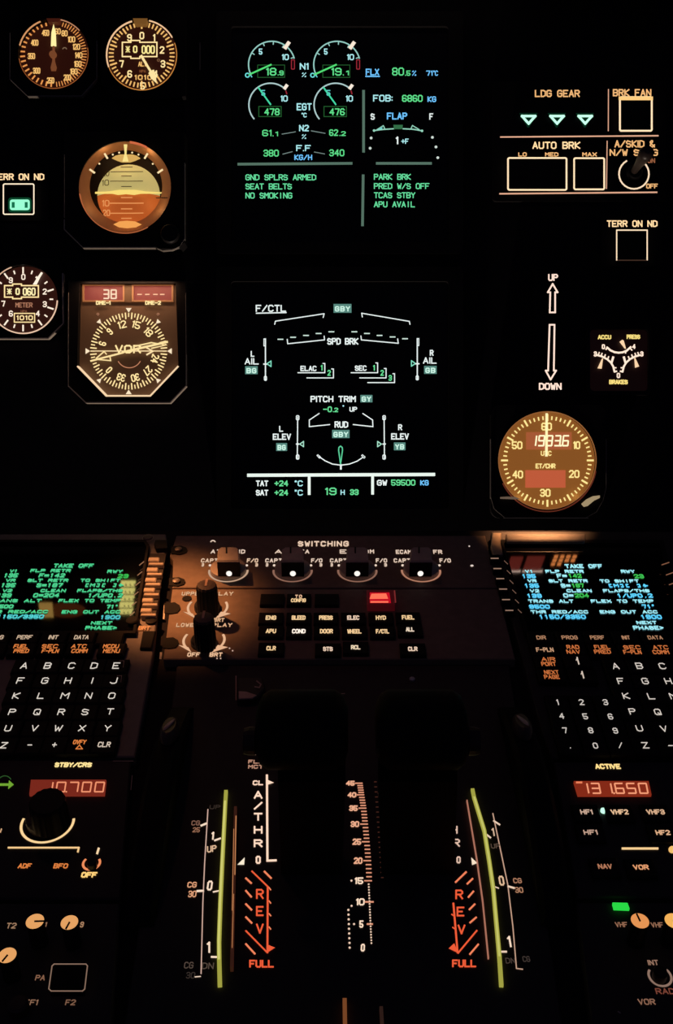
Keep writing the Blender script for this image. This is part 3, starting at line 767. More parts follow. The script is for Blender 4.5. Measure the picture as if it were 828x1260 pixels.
for t, r in ((0, 0.0026), (0.3, 0.0030), (0.6, 0.0042), (0.88, 0.0056), (0.97, 0.0048), (1.0, 0.002)):
    c = p0.lerp(p1, t); secs.append([tuple(c + (e1 * math.cos(2 * math.pi * i / 20) + e2 * math.sin(2 * math.pi * i / 20)) * r) for i in range(20)])
b = B(it); b.loft(secs, True); b.done('toggle_lever', paint('dark_toggle', (0.05, 0.035, 0.03), 0.4))

# glareshield above the frame; its lit keys are what the keypad screens mirror
def mpx(u, v, h): return (414 + u / (0.78 - h) * FOC, 630 - v / (0.78 - h) * FOC)


it = Item('glareshield_panel', 'dark glareshield over the instrument panel, its lit keys mirrored in the keypad screens', 'glareshield', MAIN, 414, -130)
v0 = it.v0
b = B(it); b.prism_uv([(-0.42, 0.398 - v0), (0.48, 0.398 - v0), (0.48, 0.60 - v0), (-0.42, 0.60 - v0)], 0.032, 0.049, 0.002); b.done('housing', BLACK)
b = B(it); b.prism_uv([(-0.42, 0.43 - v0), (0.48, 0.43 - v0), (0.48, 0.60 - v0), (-0.42, 0.60 - v0)], G, 0.0315); b.done('bracket', BLACK)


def mirrored(name, rects, mat):
    for u0, u1, w0, w1 in rects:
        b = B(it); b.prism_uv([(u0, w0 - v0), (u1, w0 - v0), (u1, w1 - v0), (u0, w1 - v0)], 0.0492, 0.0500); b.done(name, mat)


for i in range(5):
    k0, w0 = 0.0036 * i, 0.458 + i * 0.0172
    b = B(it); b.prism_uv([(-0.2195 - k0, w0 - v0), (-0.2045 - k0, w0 - v0), (-0.2075 - k0, w0 + 0.0125 - v0), (-0.2225 - k0, w0 + 0.0125 - v0)], 0.0492, 0.0500); key_ = b.done('lit_key', glow(196, 186, 104, 9.0, True))
    b = B(it)
    for j in range(3):
        x_, y_ = -0.2195 - k0 + 0.0030 + j * 0.0044, w0 + 0.006 - v0; b.prism_uv([(x_, y_), (x_ + 0.0014, y_), (x_ + 0.0014, y_ + 0.003), (x_, y_ + 0.003)], 0.0501, 0.0506)
    b.done('key_dots', KEYM, key_)
b = B(it); b.prism_uv([(-0.317, 0.511 - v0), (-0.3025, 0.511 - v0), (-0.310, 0.548 - v0), (-0.3245, 0.548 - v0)], 0.0492, 0.0500); b.done('lit_window', glow(200, 156, 80, 3.4, True))
b = B(it); b.prism_uv([(-0.292 + 0.021 * math.cos(2 * math.pi * i / 32) - 0.2 * 0.019 * math.sin(2 * math.pi * i / 32), 0.530 - v0 + 0.019 * math.sin(2 * math.pi * i / 32)) for i in range(32)], 0.0492, 0.0497); b.done('round_window', glow(120, 62, 28, 1.6, True))
mirrored('dull_window', [(0.170, 0.182, 0.405, 0.434), (0.186, 0.203, 0.404, 0.434)], glow(210, 84, 70, 1.0, True))
mirrored('window_edge', [(0.170, 0.184, 0.4345, 0.4375), (0.186, 0.206, 0.4345, 0.4375)], glow(255, 220, 200, 4.0, True))
mirrored('small_lamp', [(0.212 + (i % 4) * 0.006, 0.2155 + (i % 4) * 0.006, 0.402 + (i // 4) * 0.008, 0.407 + (i // 4) * 0.008) for i in range(12) if not (i // 4 > 1 and i % 4 > 1)], glow(255, 150, 80, 4.5, True))

# ------------------------------------------------------------------ the two centre displays
def display(name, label, x0, y0, x1, y1, sx0, sy0, sx1, sy1):
    it = Item(name, label, 'display', MAIN, (x0 + x1) / 2, (y0 + y1) / 2)
    o_ = rr(x0, y0, x1, y1, 6); i_ = rr(sx0, sy0, sx1, sy1, 4)
    B(it).frame(o_, i_, G, 0.0060).done('bezel', BEZEL)
    b = B(it); b.fill(i_, 0.0030); return it, b.done('screen', SCREENM)


zs = 0.0033
it, sc = display('engine_display', 'upper centre screen with green round engine gauges and status messages', 266, 14, 570, 312, 284, 32, 552, 298)
T = lambda t, x0, x1, y, hg, w, m, nm='readout', **k: legend(it, t, x0, x1, y, hg, w, zs, m, sc, nm, **k)
for dx, n1, n1d, n5, egt in ((0, '18', '.9', '5', '478'), (80.2, '19', '.1', '5', '476')):
    c1 = (334.4 + dx, 79.4)
    b = B(it); b.arc(c1[0], c1[1], 28.6, -116, 74, 1.5, zs, 36)
    b.ticks(c1[0], c1[1], 24.5, 28, [-60, -22, 4, 32, 72], 1.2, zs); gd = b.done('gauge_scale', glow(150, 205, 196), sc)
    b = B(it); b.line(rr(c1[0] + 24.2, 73.6, c1[0] + 27.8, 85, 1), 1.2, zs, True); b.done('red_limit_mark', REDD, sc)
    b = B(it); b.text(n5, c1[0] - 16, c1[0] - 11.6, 63.4, 7.4, 1.3, zs); b.text('10', c1[0] + 12.4, c1[0] + 21, 70.2, 7.4, 1.3, zs); b.done('scale_numbers', CYW, sc)
    b = B(it); b.line([(c1[0] - 1, 79.6), (c1[0] - 27.6, 91.6)], 2.0, zs + 0.0001); b.done('needle', glow(84, 226, 120), sc)
    b = B(it); b.arc(c1[0] - 30, 92.5, 2.4, 0, 360, 1.3, zs, n=12); b.line([(c1[0] - 27, 91), (c1[0] - 24.6, 94.6)], 1.1, zs); b.done('throttle_bug', glow(110, 226, 226), sc)
    b = B(it); b.seg((c1[0] + 16.6, 58.6), (c1[0] + 20.6, 52.8), 4.4, zs + 0.0001); b.seg((c1[0] + 14.4, 57.4), (c1[0] + 18, 60.0), 1.4, zs + 0.0001); b.done('limit_block', glow(250, 232, 212), sc)
    b = B(it); b.line([(317 + dx, 80), (350.2 + dx, 80), (350.2 + dx, 95.2), (317 + dx, 95.2)], 0.9, zs, True); b.done('readout_box', glow(34, 84, 42), sc)
    T(n1, 327.4 + dx, 340 + dx, 88.2, 9.6, 1.5, GREENM); T(n1d, 341.6 + dx, 349 + dx, 89.8, 6, 1.2, GREENM)
    c2 = (332.8 + dx, 129)
    b = B(it); b.arc(c2[0], c2[1], 26.6, -130, 44, 1.6, zs, 36); b.done('gauge_scale', glow(176, 206, 206), sc)
    b = B(it); b.line([(c2[0], c2[1] - 0.6), (c2[0] - 15, 107.6)], 1.8, zs + 0.0001); b.done('needle', glow(70, 220, 168), sc)
    b = B(it); b.text('5', c2[0] - 11.4, c2[0] - 6.6, 114.2, 7, 1.3, zs); b.done('scale_numbers', glow(96, 206, 206), sc)
    b = B(it); b.text('10', c2[0] + 12.4, c2[0] + 21.2, 121.2, 7.6, 1.3, zs); b.done('scale_numbers', CYW, sc)
    b = B(it); b.seg((c2[0] + 17.6, 108.4), (c2[0] + 19.8, 105.4), 4.0, zs + 0.0001); b.done('limit_block', glow(250, 236, 220), sc)
    b = B(it); b.seg((c2[0] + 19, 112), (c2[0] + 20, 115.4), 1.4, zs); b.done('red_limit_mark', REDD, sc)
    b = B(it); b.line([(318.4 + dx, 131), (346 + dx, 131), (346 + dx, 143.4), (318.4 + dx, 143.4)], 0.9, zs, True); b.done('readout_box', glow(36, 92, 46), sc)
    T(egt, 325.2 + dx, 344 + dx, 137.6, 8.6, 1.4, GREENM)
T('N1', 368.8, 379.6, 81.6, 8.2, 1.5, CYW, 'caption'); T('%', 371.4, 376.6, 92, 5.6, 0.9, CYW, 'caption')
T('EGT', 365, 383.6, 131.4, 8.8, 1.5, CYW, 'caption'); T('oC', 371, 377.4, 141.6, 5.6, 1.1, CYW, 'caption')
T('61', 322.6, 334, 163.6, 8, 1.3, GREENM); T('.1', 335.4, 342, 164.8, 5.8, 1.1, GREENM); T('62', 405, 416, 163.2, 8, 1.3, GREENM); T('.2', 417.6, 425.4, 164.4, 5.8, 1.1, GREENM)
T('N2', 368, 380, 157.6, 8, 1.4, CYW, 'caption'); T('%', 371.4, 376.6, 168, 5.6, 0.9, CYW, 'caption')
T('380', 324, 343, 188.4, 8.4, 1.3, GREENM); T('340', 405, 423.6, 188, 8.4, 1.3, GREENM)
T('F.F', 364.4, 382.4, 182.2, 7.6, 1.4, CYW, 'caption'); T('KG/H', 362.2, 384, 193.6, 6.8, 1.2, CYAN, 'caption')
b = B(it)
for a, c in (((347, 165), (363.5, 162.2)), ((383, 161), (400, 164)), ((348, 189.6), (359.6, 186.6)), ((386.6, 187), (399.4, 189.4))): b.seg(a, c, 0.9, zs)
b.done('leader_lines', glow(120, 140, 136), sc)
b = B(it)
for a, c in (((293.5, 202), (432.3, 201)), ((463.8, 201), (530, 201)), ((447.3, 112), (447.3, 186.4)), ((446.8, 216), (446, 277))): b.seg(a, c, 3.2, zs)
b.done('divider_bars', GREYG, sc)
T('FLX', 450, 466.4, 88.6, 8.2, 1.4, CYAN); B(it).line([(450, 94), (466.8, 94)], 1.4, zs).done('underline', CYAN, sc)
T('80', 482.4, 497, 88, 9.8, 1.4, GREENM); T('.5', 498.4, 505, 90, 6.4, 1.2, GREENM); T('%', 507, 512, 90, 6.4, 1.0, CYAN)
T('71', 524.2, 532.2, 90, 6.4, 1.2, CYAN); T('oC', 533, 539, 90, 6.4, 1.1, CYAN)
T('FOB:', 459, 483, 120.8, 8.4, 1.4, CYW, 'caption'); T('6860', 494.6, 520, 121, 8.6, 1.4, GREENM); T('KG', 526, 536.6, 122, 7, 1.3, CYAN)
T('S', 456, 461, 143.4, 8, 1.4, WHITE, 'caption'); T('FLAP', 476, 501, 142.8, 8.6, 1.5, CYAN, 'caption'); T('F', 528.2, 533, 143.4, 8, 1.4, WHITE, 'caption')
b = B(it); b.line([(460, 160.6), (472, 159.2), (484, 158.4)], 1.4, zs); b.line([(496, 158.4), (508, 159), (519.6, 161)], 1.4, zs); b.disc(460.2, 160.6, 1.6, zs, n=8); b.disc(519.2, 161, 1.6, zs, n=8)
b.line([(505.4, 158.8), (507.4, 154.4), (515.6, 159.4)], 1.1, zs); b.line([(464, 159.4), (471.6, 154.6), (473.6, 158.6)], 1.1, zs); b.done('flap_symbol', glow(150, 214, 190), sc)
b = B(it); b.fill([(464, 159.8), (470.6, 156.4), (470, 158.8)], zs); b.done('flap_symbol', glow(110, 220, 220), sc)
b = B(it); b.fill([(484, 153.6), (495.6, 153.6), (495, 158.8), (484.6, 158.8)], zs + 0.00005); b.done('flap_symbol', glow(50, 108, 70), sc)
b = B(it)
for x, y in ((456.6, 169.8), (455.4, 182.4), (532, 169), (536.4, 180.8), (538.6, 194)): b.disc(x, y, 1.7, zs, n=10)
b.done('flap_dots', glow(206, 220, 212), sc)
T('1', 485.6, 491.4, 172.8, 9.6, 1.7, WHITE); T('+F', 493.6, 502.8, 173.8, 6.6, 1.2, CYW)
for t, x1, y in (('GND SPLRS ARMED', 389, 218.2), ('SEAT BELTS', 359, 229.4), ('NO SMOKING', 359.6, 240.6)): T(t, 302, x1, y, 7.4, 1.2, GREEN, 'message_line', mono=True, gap=1.4)
for t, x1, y in (('PARK BRK', 505.6, 217.6), ('PRED W/S OFF', 528.4, 229), ('TCAS STBY', 511, 240.2), ('APU AVAIL', 510.6, 251.4)): T(t, 460, x1, y, 7.4, 1.2, GREEN, 'message_line', mono=True, gap=1.4)

SGRN = glow(104, 226, 150)
it, sc = display('systems_display', 'lower centre screen with white flight control diagram and time line', 266, 328, 570, 640, 284, 346, 552, 626)
T('F/CTL', 314.6, 352, 379.4, 8.6, 1.5, WHITE, 'title'); B(it).line([(315.4, 385.4), (352, 384.6)], 1.4, zs).done('underline', WHITE, sc)


def hyd(x0, y0, x1, y1, t):
    k = B(it).fill([(x0, y0), (x1, y0), (x1, y1), (x0, y1)], zs).done('hydraulic_box', TEAL, sc)
    legend(it, t, x0 + 1.6, x1 - 1.6, (y0 + y1) / 2 + 0.6, 6.6, 1.45, zs + 0.0002, TEALR, sc, 'hydraulic_letters', gap=2.6)


for a in ((410.4, 374, 432.4, 384.8, 'GBY'), (301.6, 450.6, 317, 460.4, 'BG'), (521.8, 450.2, 537.2, 460, 'GB'), (443.4, 486, 458.2, 495, 'GY'), (408.6, 529, 430, 539, 'GBY'), (339.8, 545.2, 353.2, 554.8, 'BG'), (484.6, 544.4, 498.8, 554, 'YB')): hyd(*a)
b = B(it)
for pl in ([(338, 399), (338.8, 395.2), (398.8, 386), (397.6, 390.6)], [(445.8, 390), (445, 385.4), (503.6, 395.4), (504.4, 399)], [(353.4, 417.6), (354, 423), (399.2, 418.2), (398.8, 413.6)], [(444, 413.4), (444.6, 418.2), (490, 422.4), (489.2, 417)]): b.line(pl, 1.2, zs)
b.done('wing_outline', WHITE, sc)
b = B(it)
for k, (x, y) in enumerate(((345, 417.5), (360.6, 415), (376.5, 412.8), (392, 410.3), (407.7, 408.2), (436, 408.2), (451.5, 410.3), (467, 412.8), (483, 414.6), (498.3, 416.8))): b.seg((x - 3, y), (x + 3, y), 1.4, zs)
b.done('spoiler_dashes', glow(204, 228, 216), sc)
T('SPD BRK', 402.6, 441, 420, 8.2, 1.5, WHITE, 'caption')
for x, xt, sg, L_, a0, a1, b0, b1, yl, ya, y0, y1, yt in ((326.6, 331.4, -1, 'L', 308.4, 313, 301, 318.4, 435.4, 444.6, 417, 468, 447.6), (513.4, 508.2, 1, 'R', 528.8, 533.4, 520.4, 537.2, 434.2, 443.6, 416.6, 467.4, 447.2)):
    b = B(it); b.line([(x, y0), (x, y1)], 1.4, zs); b.line([(x + sg * 1.8, y0), (x + sg * 1.8, y0 + 8.6), (x, y0 + 8.6)], 1.1, zs); b.line([(x, y0), (x + sg * 1.8, y0)], 1.1, zs); b.line(rr(x - 1.4, y1 - 5, x + 1.4, y1, 1), 0.9, zs, True)
    b.seg((x - 2, yt + 0.4), (x + 2, yt + 0.4), 1.6, zs); b.done('aileron_scale', WHITE, sc)
    b = B(it); b.line([(xt + sg * 3, yt), (xt - sg * 2, yt - 3.4), (xt - sg * 2, yt + 3.4)], 1.2, zs, True); b.done('aileron_pointer', glow(130, 226, 196), sc)
    T(L_, a0, a1, yl, 7.4, 1.4, WHITE, 'caption'); T('AIL', b0, b1, ya, 8, 1.4, WHITE, 'caption')
T('ELAC', 369.6, 389.4, 453.4, 6.6, 1.3, WHITE, 'caption'); T('SEC', 436.6, 451, 453, 6.6, 1.3, WHITE, 'caption')
T('1', 393.6, 397.8, 452.6, 7, 1.3, SGRN); T('2', 402.8, 407, 458.8, 7, 1.3, SGRN); T('1', 458, 462.2, 452.6, 7, 1.3, SGRN); T('2', 468, 472.2, 458.8, 7, 1.3, SGRN); T('3', 478, 482.2, 465, 7, 1.3, SGRN)
b = B(it)
for pl in ([(366.6, 458.6), (399.6, 458.6), (399.6, 447.2), (397.4, 447.2)], [(377.6, 465), (410.2, 465), (410.2, 454), (408, 454)], [(432, 458.6), (464.6, 458.6), (464.6, 446.6), (462.4, 446.6)], [(442.6, 465), (475, 465), (475, 453.4), (472.8, 453.4)], [(452.4, 470.8), (485.4, 470.8), (485.4, 459.8), (483.4, 459.8)]): b.line(pl, 1.2, zs)
b.done('computer_outline', WHITE, sc)
T('PITCH TRIM', 382, 437.8, 491, 7.8, 1.5, WHITE, 'caption'); T('-0', 397.4, 408.4, 503.6, 7, 1.3, SGRN); T('.2', 409.6, 416, 504.4, 5.4, 1.1, SGRN); T('o', 421, 424, 501.6, 6, 0.9, CYW); T('UP', 430, 439.4, 503.6, 6, 1.2, WHITE)
T('RUD', 411.6, 428.4, 522.4, 8, 1.5, WHITE, 'caption')
b = B(it)
for pl in ([(392.6, 508.8), (380.6, 516.8), (380.6, 525), (405.6, 522.4)], [(446.4, 508.8), (458.4, 516.8), (458.8, 525), (434.6, 522.4)]): b.line(pl, 1.2, zs)
b.done('fin_outline', WHITE, sc)
for x, xt, sg, L_, l0, e0, e1, yl, ye in ((366.2, 371.4, -1, 'L', 343.4, 335.6, 358, 527.6, 537.4), (472.6, 466.6, 1, 'R', 489.8, 481.2, 503, 525.8, 537)):
    b = B(it); b.line([(x, 513), (x + sg * 0.4, 564)], 1.3, zs)
    for y in (514, 562.4): b.line(rr(x - 1.6, y - 2.6, x + 1.6, y + 2.6, 1.2), 1.0, zs, True)
    b.seg((x - 1.4, 546.4), (x + 1.4, 546.4), 1.6, zs); b.done('elevator_scale', WHITE, sc)
    b = B(it); b.line([(xt + sg * 2.6, 546.4), (xt - sg * 2, 543.2), (xt - sg * 2, 549.6)], 1.2, zs, True); b.done('elevator_pointer', glow(170, 230, 206), sc)
    T(L_, l0, l0 + 5, yl, 7.4, 1.4, WHITE, 'caption'); T('ELEV', e0, e1, ye, 7.8, 1.5, WHITE, 'caption')
b = B(it); b.line([(392.8, 562), (400, 567), (409, 571), (419.4, 572.4), (430, 571), (439.4, 567.4), (446.6, 562.6)], 1.3, zs)
for x in (392, 446.8): b.line([(x - 2, 560.4), (x + 1, 563.8), (x + 2.4, 562.4), (x - 0.8, 559.6)], 0.9, zs, True)
b.seg((419.4, 572), (419.4, 577), 2.2, zs); b.done('rudder_scale', WHITE, sc)
b = B(it); b.line([(419, 571), (416.6, 554), (417, 550.6), (419, 549), (421, 550.6), (421.4, 554)], 1.3, zs, True); b.done('rudder_pointer', glow(96, 214, 160), sc)
b = B(it); b.seg((304, 584.8), (535.4, 583.8), 4.0, zs, 0); b.seg((380.4, 586), (380.4, 609), 3.4, zs, 0); b.seg((458.4, 585), (458.4, 608.6), 3.4, zs, 0); b.done('divider_bars', glow(226, 238, 230, 1.1), sc)
for t, y in (('TAT', 594.8), ('SAT', 606.2)): T(t, 314.8, 330.2, y, 7.2, 1.5, WHITE, 'caption'); T('+24', 337.6, 354.6, y, 7.2, 1.4, SGRN); T('oC', 362.6, 372.6, y, 7.2, 1.3, CYW)
T('19', 400, 414, 604.6, 9.2, 1.5, SGRN); T('H', 419, 424.2, 605.8, 6.4, 1.2, CYW); T('33', 430.4, 441.2, 605.6, 7, 1.4, SGRN)
T('GW', 463.8, 476.4, 594, 7.2, 1.5, WHITE, 'caption'); T('59500', 481.2, 511, 593.8, 7.4, 1.3, SGRN); T('KG', 517, 527.4, 594, 6.6, 1.3, CYAN)

# ------------------------------------------------------------------ pedestal units
HP = 0.005            # plate thickness of the units
ZL = HP + 0.0002


def kd(px, py): return PED.scale(px, py, HP)


def keypad_unit(name, label, plate, screen, bezel_top):
    it = Item(name, label, 'keypad unit', PED, (plate[0][0] + plate[2][0]) / 2, 790)
    B(it).prism(plate, G, HP, 0.0005).done('case', CASE if bezel_top else PLATED)
    b = B(it); b.frame(screen[1], screen[0], HP + 0.0001, HP + 0.0022); b.done('screen_frame', BEZEL)
    b = B(it); b.fill(screen[0], HP + 0.0008); return it, b.done('screen', SCREEN)


def key(it, px, py, t=None, mat=LEGW, hg=7.6, wd=8.2, ku=0.0098, kv=0.0094, t2=None, lw=1.2, x0=None, x1=None):
    k = B(it).ubox(px, py, ku, kv, HP, HP + 0.0026, 0.0006, hc=HP + 0.0026).done('key', KEYM)
    z = HP + 0.0028
    if t2: lines2(it, t, t2, x0, x1, py, mat, z, k)
    elif t:
        if x0 is None: x0, x1 = px - wd / 2, px + wd / 2
        legend(it, t, x0, x1, py, hg, lw, z, mat, k)
    return k


def screen_text(it, sc, rows, z):
    for t, x0, x1, y, hg, m in rows: legend(it, t, x0, x1, y, hg * 0.87, 1.4 if hg > 5 else 1.25, z, m, sc, 'text_line', mono=True, gap=1.7)


# keypad unit by the warm-lit screws
plate = [(-90, 657), (204, 657), (206, 672), (199, 690), (194, 745), (189, 800), (166, 931), (-90, 931)]
scr = [(-80, 667), (177, 667), (180, 672), (163.5, 776), (-80, 776)]
frm = [(-86, 664), (179, 664), (183.4, 670), (166.4, 779), (-86, 779)]
it, sc = keypad_unit('flight_management_unit', 'keypad unit whose take off page is mostly green, lit amber along its upper corner', plate, (scr, frm), True)
zt = HP + 0.0011
screen_text(it, sc, [
 ('TAKE OFF', 66, 115, 696, 5.8, MGRN), ('V1', 12, 22, 702.6, 4.6, MGRN), ('FLP RETR', 37.5, 87, 702, 4.6, MGRN), ('RWY', 132, 151, 703, 4.6, MGRN),
 ('135', 4.5, 22, 708, 6, MGRN), ('F=142', 48, 80, 708, 6, MGRN), ('23', 145, 158, 708.8, 6, MGRND), ('VR', 7, 19, 714, 4.6, MGRN), ('SLT RETR', 34, 84, 714, 4.6, MGRN), ('TO SHIFT', 99, 148, 714, 4.6, MGRN),
 ('135', 1, 19, 720, 6, MGRN), ('S=187', 45, 77, 720, 6, MGRN), ('[M][ ]*', 104, 151, 720, 5.2, MGRN), ('V2', 3, 15, 726.6, 4.6, MGRN), ('CLEAN', 50, 81, 726.6, 4.6, MGRN), ('FLAPS/THS', 95, 151, 726.6, 4.6, MGRN),
 ('139', -4, 14, 732.6, 6, MGRN), ('O=204', 41, 73, 732.4, 6, MGRN), ('1/UP0.2', 108, 151, 732.6, 6, MGRN), ('TRANS ALT', -14, 51, 739, 4.8, MGRN), ('FLEX TO TEMP', 72, 148, 739, 4.8, MGRN),
 ('9500', -7, 16.4, 746.2, 5.6, MGRN), ('71o', 131, 146, 746.4, 5.6, MGRN), ('THR RED/ACC', -18, 59, 752.6, 4.8, MGRN), ('ENG OUT ACC', 76, 148, 752.8, 4.8, MGRN), ('1150/3350', -4, 54, 758.6, 5.8, glow(84, 212, 214)), ('1900', 123, 148, 759.4, 5.8, glow(80, 196, 200)),
 ('NEXT', 112, 138, 766.4, 4.8, MGRN), ('PHASE>', 105, 145, 772.4, 5.4, MGRN)], zt)
b = B(it)
for k in range(6): b.line([(171.6 - k * 2.3, 695.4 + k * 12.4), (176.8 - k * 2.3, 691.2 + k * 12.4)], 1.2, HP + 0.0024)
b.done('line_marks', glow(150, 104, 74))
for k in range(6):
    x, y = 189.6 - k * 1.9, 687.6 + k * 12.5
    B(it).prism([(x - 6.6, y - 2.2), (x + 6.8, y - 2.2), (x + 6.2, y + 2.2), (x - 7.4, y + 2.2)], HP, HP + 0.0034, 0.0004).done('line_key', KEYL)
    if k < 6: B(it).prism([(x - 6.4, y + 4.4), (x + 12, y + 4.4), (x + 11.4, y + 7.0), (x - 7, y + 7.0)], HP, HP + 0.0028, 0.0003).done('key_guard', KEYL)
B(it).prism([(176, 681), (204.4, 681), (191, 760), (171, 760)], HP + 0.0001, HP + 0.0004).done('key_recess', PLATED)
screw(it, 182, 661.8, HP); B(it).lathe(163, 764, [(0.0028, HP + 0.0022), (0.0028, HP + 0.0028), (0.0022, HP + 0.0032)], n=20).done('blank_screw', KEYM)
B(it).uarc(182, 661.8, 0.0028, 0, 360, 0.0004, HP + 0.0012).done('screw_ring', RIM)
b = B(it); b.lathe(186, 765, [(0.0026, HP), (0.0026, HP + 0.001), (0.0016, HP + 0.0012)]); b.done('brightness_key', KEYM)
legend(it, 'BRT', 170.4, 184.6, 772.6, 5, 1.3, HP + 0.0008, glow(250, 140, 72))
B(it).prism([(191, 664), (206, 664), (206, 674), (192, 675), (189.5, 669)], HP, HP + 0.0024, 0.0003).done('fastener_recess', KEYM)
B(it).prism([(176, 776), (191.5, 776), (186, 797), (172, 797)], HP, HP + 0.0016, 0.0003).done('rocker', KEYM)
z = HP + 0.0028
for t, x0, x1 in (('PROG', -16, 4.4), ('PERF', 21, 39.6), ('INIT', 60, 71.6), ('DATA', 91.4, 109.4)): key(it, (x0 + x1) / 2, 784, t, LEGP if False else glow(206, 178, 150), 5.2, ku=0.0118, kv=0.0084, lw=1.0, x0=x0, x1=x1)
key(it, 135, 785, None, ku=0.0118, kv=0.0084)
for t, t2, x0, x1 in (('RAD', 'NAV', -19, -2), ('FUEL', 'PRED', 17, 35.6), ('SEC', 'F-PLN', 51.6, 72.4), ('ATC', 'COMM', 88, 107.6), ('MCDU', 'MENU', 127, 147.4)): key(it, (x0 + x1) / 2, 798, t, LEGA, t2=t2, ku=0.0118, kv=0.0084, x0=x0, x1=x1)
for row in ((('A', 30, 819), ('B', 58.7, 819), ('C', 88.2, 819), ('D', 116, 819), ('E', 143, 819)), (('F', 25, 837.4), ('G', 55.3, 837.4), ('H', 83.7, 837.4), ('I', 113.7, 837.4), ('J', 140, 837.4)),
            (('K', 20, 856), ('L', 50.5, 856), ('M', 80, 856), ('N', 109, 856), ('O', 137.6, 856)), (('P', 15, 876), ('Q', 45.7, 876), ('R', 75.5, 876), ('S', 104.7, 876), ('T', 135.5, 875.4)),
            (('U', 10, 896), ('V', 42.5, 896), ('W', 71.7, 896), ('X', 101, 896), ('Y', 132.3, 896)), (('Z', 4.8, 917), ('-', 36.7, 916.6), ('+', 67, 916.4))):
    for t, x, y in row: key(it, x, y, t, glow(224, 214, 202), 7.8, 10 if t in 'MW' else (6 if t in '-+' else 8.4))
k = key(it, 97.8, 916); legend(it, 'OVFY', 90, 106, 913, 5.6, 1.2, z, LEGA, k)
b = B(it); b.line([(93.4, 921.4), (101.4, 921.4), (97.8, 916.8)], 1.2, z, True); b.done('legend', LEGA, k)
key(it, 128.3, 916, 'CLR', glow(214, 196, 178), 6.6, 15.6)
b = B(it)
for y, x in ((819, 143), (837.4, 140)): b.line([(x + 4, y - 6), (x + 9.6, y - 6), (x + 8.6, y + 2)], 0.7, HP + 0.0029)
b.done('worn_key_edge', paint('pale_mark_paint', (0.6, 0.5, 0.44), 0.45))

# keypad unit on the other side
plate = [(604, 654), (930, 654), (930, 933), (679, 933), (668, 905), (640, 800), (612, 700)]
scr = [(620, 668), (812, 668), (842, 777), (650, 777)]
frm = [(616, 664), (816, 664), (848, 780), (646, 780)]
it, sc = keypad_unit('flight_management_unit', 'keypad unit whose take off page is mostly blue, beside the ACTIVE radio display', plate, (scr, frm), False)
BL = glow(92, 206, 250, 1.1)
screen_text(it, sc, [
 ('TAKE OFF', 695, 741, 696.6, 5.8, MWH), ('V1', 646, 656.4, 703, 4.6, MWH), ('FLP RETR', 671, 718, 703, 4.6, MWH), ('RWY', 764, 781, 703, 4.6, MWH),
 ('135', 642, 659, 708.8, 6, BL), ('F=', 685, 697.6, 708.4, 6, MWH), ('142', 699, 715.4, 708.4, 6, MGRND), ('23', 780, 792, 709, 6, MGRND), ('VR', 649, 660, 714.6, 4.6, MWH), ('SLT RETR', 675, 723, 714.6, 4.6, MWH), ('TO SHIFT', 738, 786, 714.8, 4.6, MWH),
 ('135', 645, 663, 720.6, 6, BL), ('S=', 690, 702, 720.4, 6, MWH), ('187', 703, 718.6, 720.4, 6, MGRND), ('[M][ ]*', 748, 796, 720.6, 5.2, BL), ('V2', 652, 663.4, 727, 4.6, MWH), ('CLEAN', 697, 728, 726.8, 4.6, MWH), ('FLAPS/THS', 742, 799, 726.8, 4.6, MWH),
 ('139', 648, 666.4, 733, 6, BL), ('O=', 693, 705.6, 732.6, 6, MWH), ('204', 707, 724.4, 732.6, 6, MGRND), ('1/UP0.2', 759, 803, 732.8, 6, BL), ('TRANS ALT', 650, 705.6, 739.6, 4.8, MWH), ('FLEX TO TEMP', 727, 804, 739.6, 4.8, MWH),
 ('9500', 651, 676.4, 746.4, 5.8, BL), ('71o', 790, 807, 746.2, 5.8, BL), ('THR RED/ACC', 653, 723.6, 752.8, 4.8, MWH), ('ENG OUT ACC', 738, 809, 752.8, 4.8, MWH), ('1150/3350', 663, 720.6, 758.8, 6.2, BL), ('1900', 788, 814, 759, 6.2, BL),
 ('NEXT', 783, 808, 766, 4.8, MWH), ('PHASE>', 779, 817.4, 772.4, 5.8, MWH)], zt)
LMK = glow(150, 118, 100)
for k in range(6):
    x, y = (608.6, 612, 615.4, 619, 622.6, 626.6)[k], (687, 699.6, 712, 724.8, 737.8, 751)[k]
    B(it).prism([(x - 6, y - 5), (x + 6, y - 5), (x + 7, y + 2.6), (x - 5, y + 2.6)], HP, HP + 0.0026, 0.0004).done('line_key', KEYM)
    B(it).line([(x - 4.4, y), (x + 4.4, y)], 1.3, HP + 0.0028).done('key_mark', LMK)
b = B(it)
for k in range(6): b.line([(620.4 + k * 3.4, 690 + k * 12), (624.6 + k * 3.4, 694 + k * 12)], 0.9, HP + 0.0024)
b.done('line_marks', glow(112, 84, 70))
for x, y in ((818, 693.6), (823.4, 706), (827, 718)):
    B(it).prism([(x - 5, y - 3), (x + 8, y - 5), (x + 9, y + 1), (x - 4, y + 3)], HP + 0.0022, HP + 0.0034, 0.0004).done('line_key', KEYM)
    B(it).line([(x - 3.6, y + 1.4), (x + 5, y - 1.6)], 1.2, HP + 0.0036).done('key_mark', glow(130, 86, 64))
B(it).prism([(606, 655.4), (617, 655.4), (616, 668), (619, 682), (607, 684), (603.6, 672)], HP + 0.0001, HP + 0.0020, 0.0004).done('corner_latch', paint('latch_metal', (0.45, 0.36, 0.28), 0.4, 0.4))
B(it).prism([(622, 656.6), (720, 656.6), (720, 665), (624, 665)], HP + 0.0023, HP + 0.0044, 0.0006).done('upper_rail', CASE)
LP2 = glow(176, 128, 96)
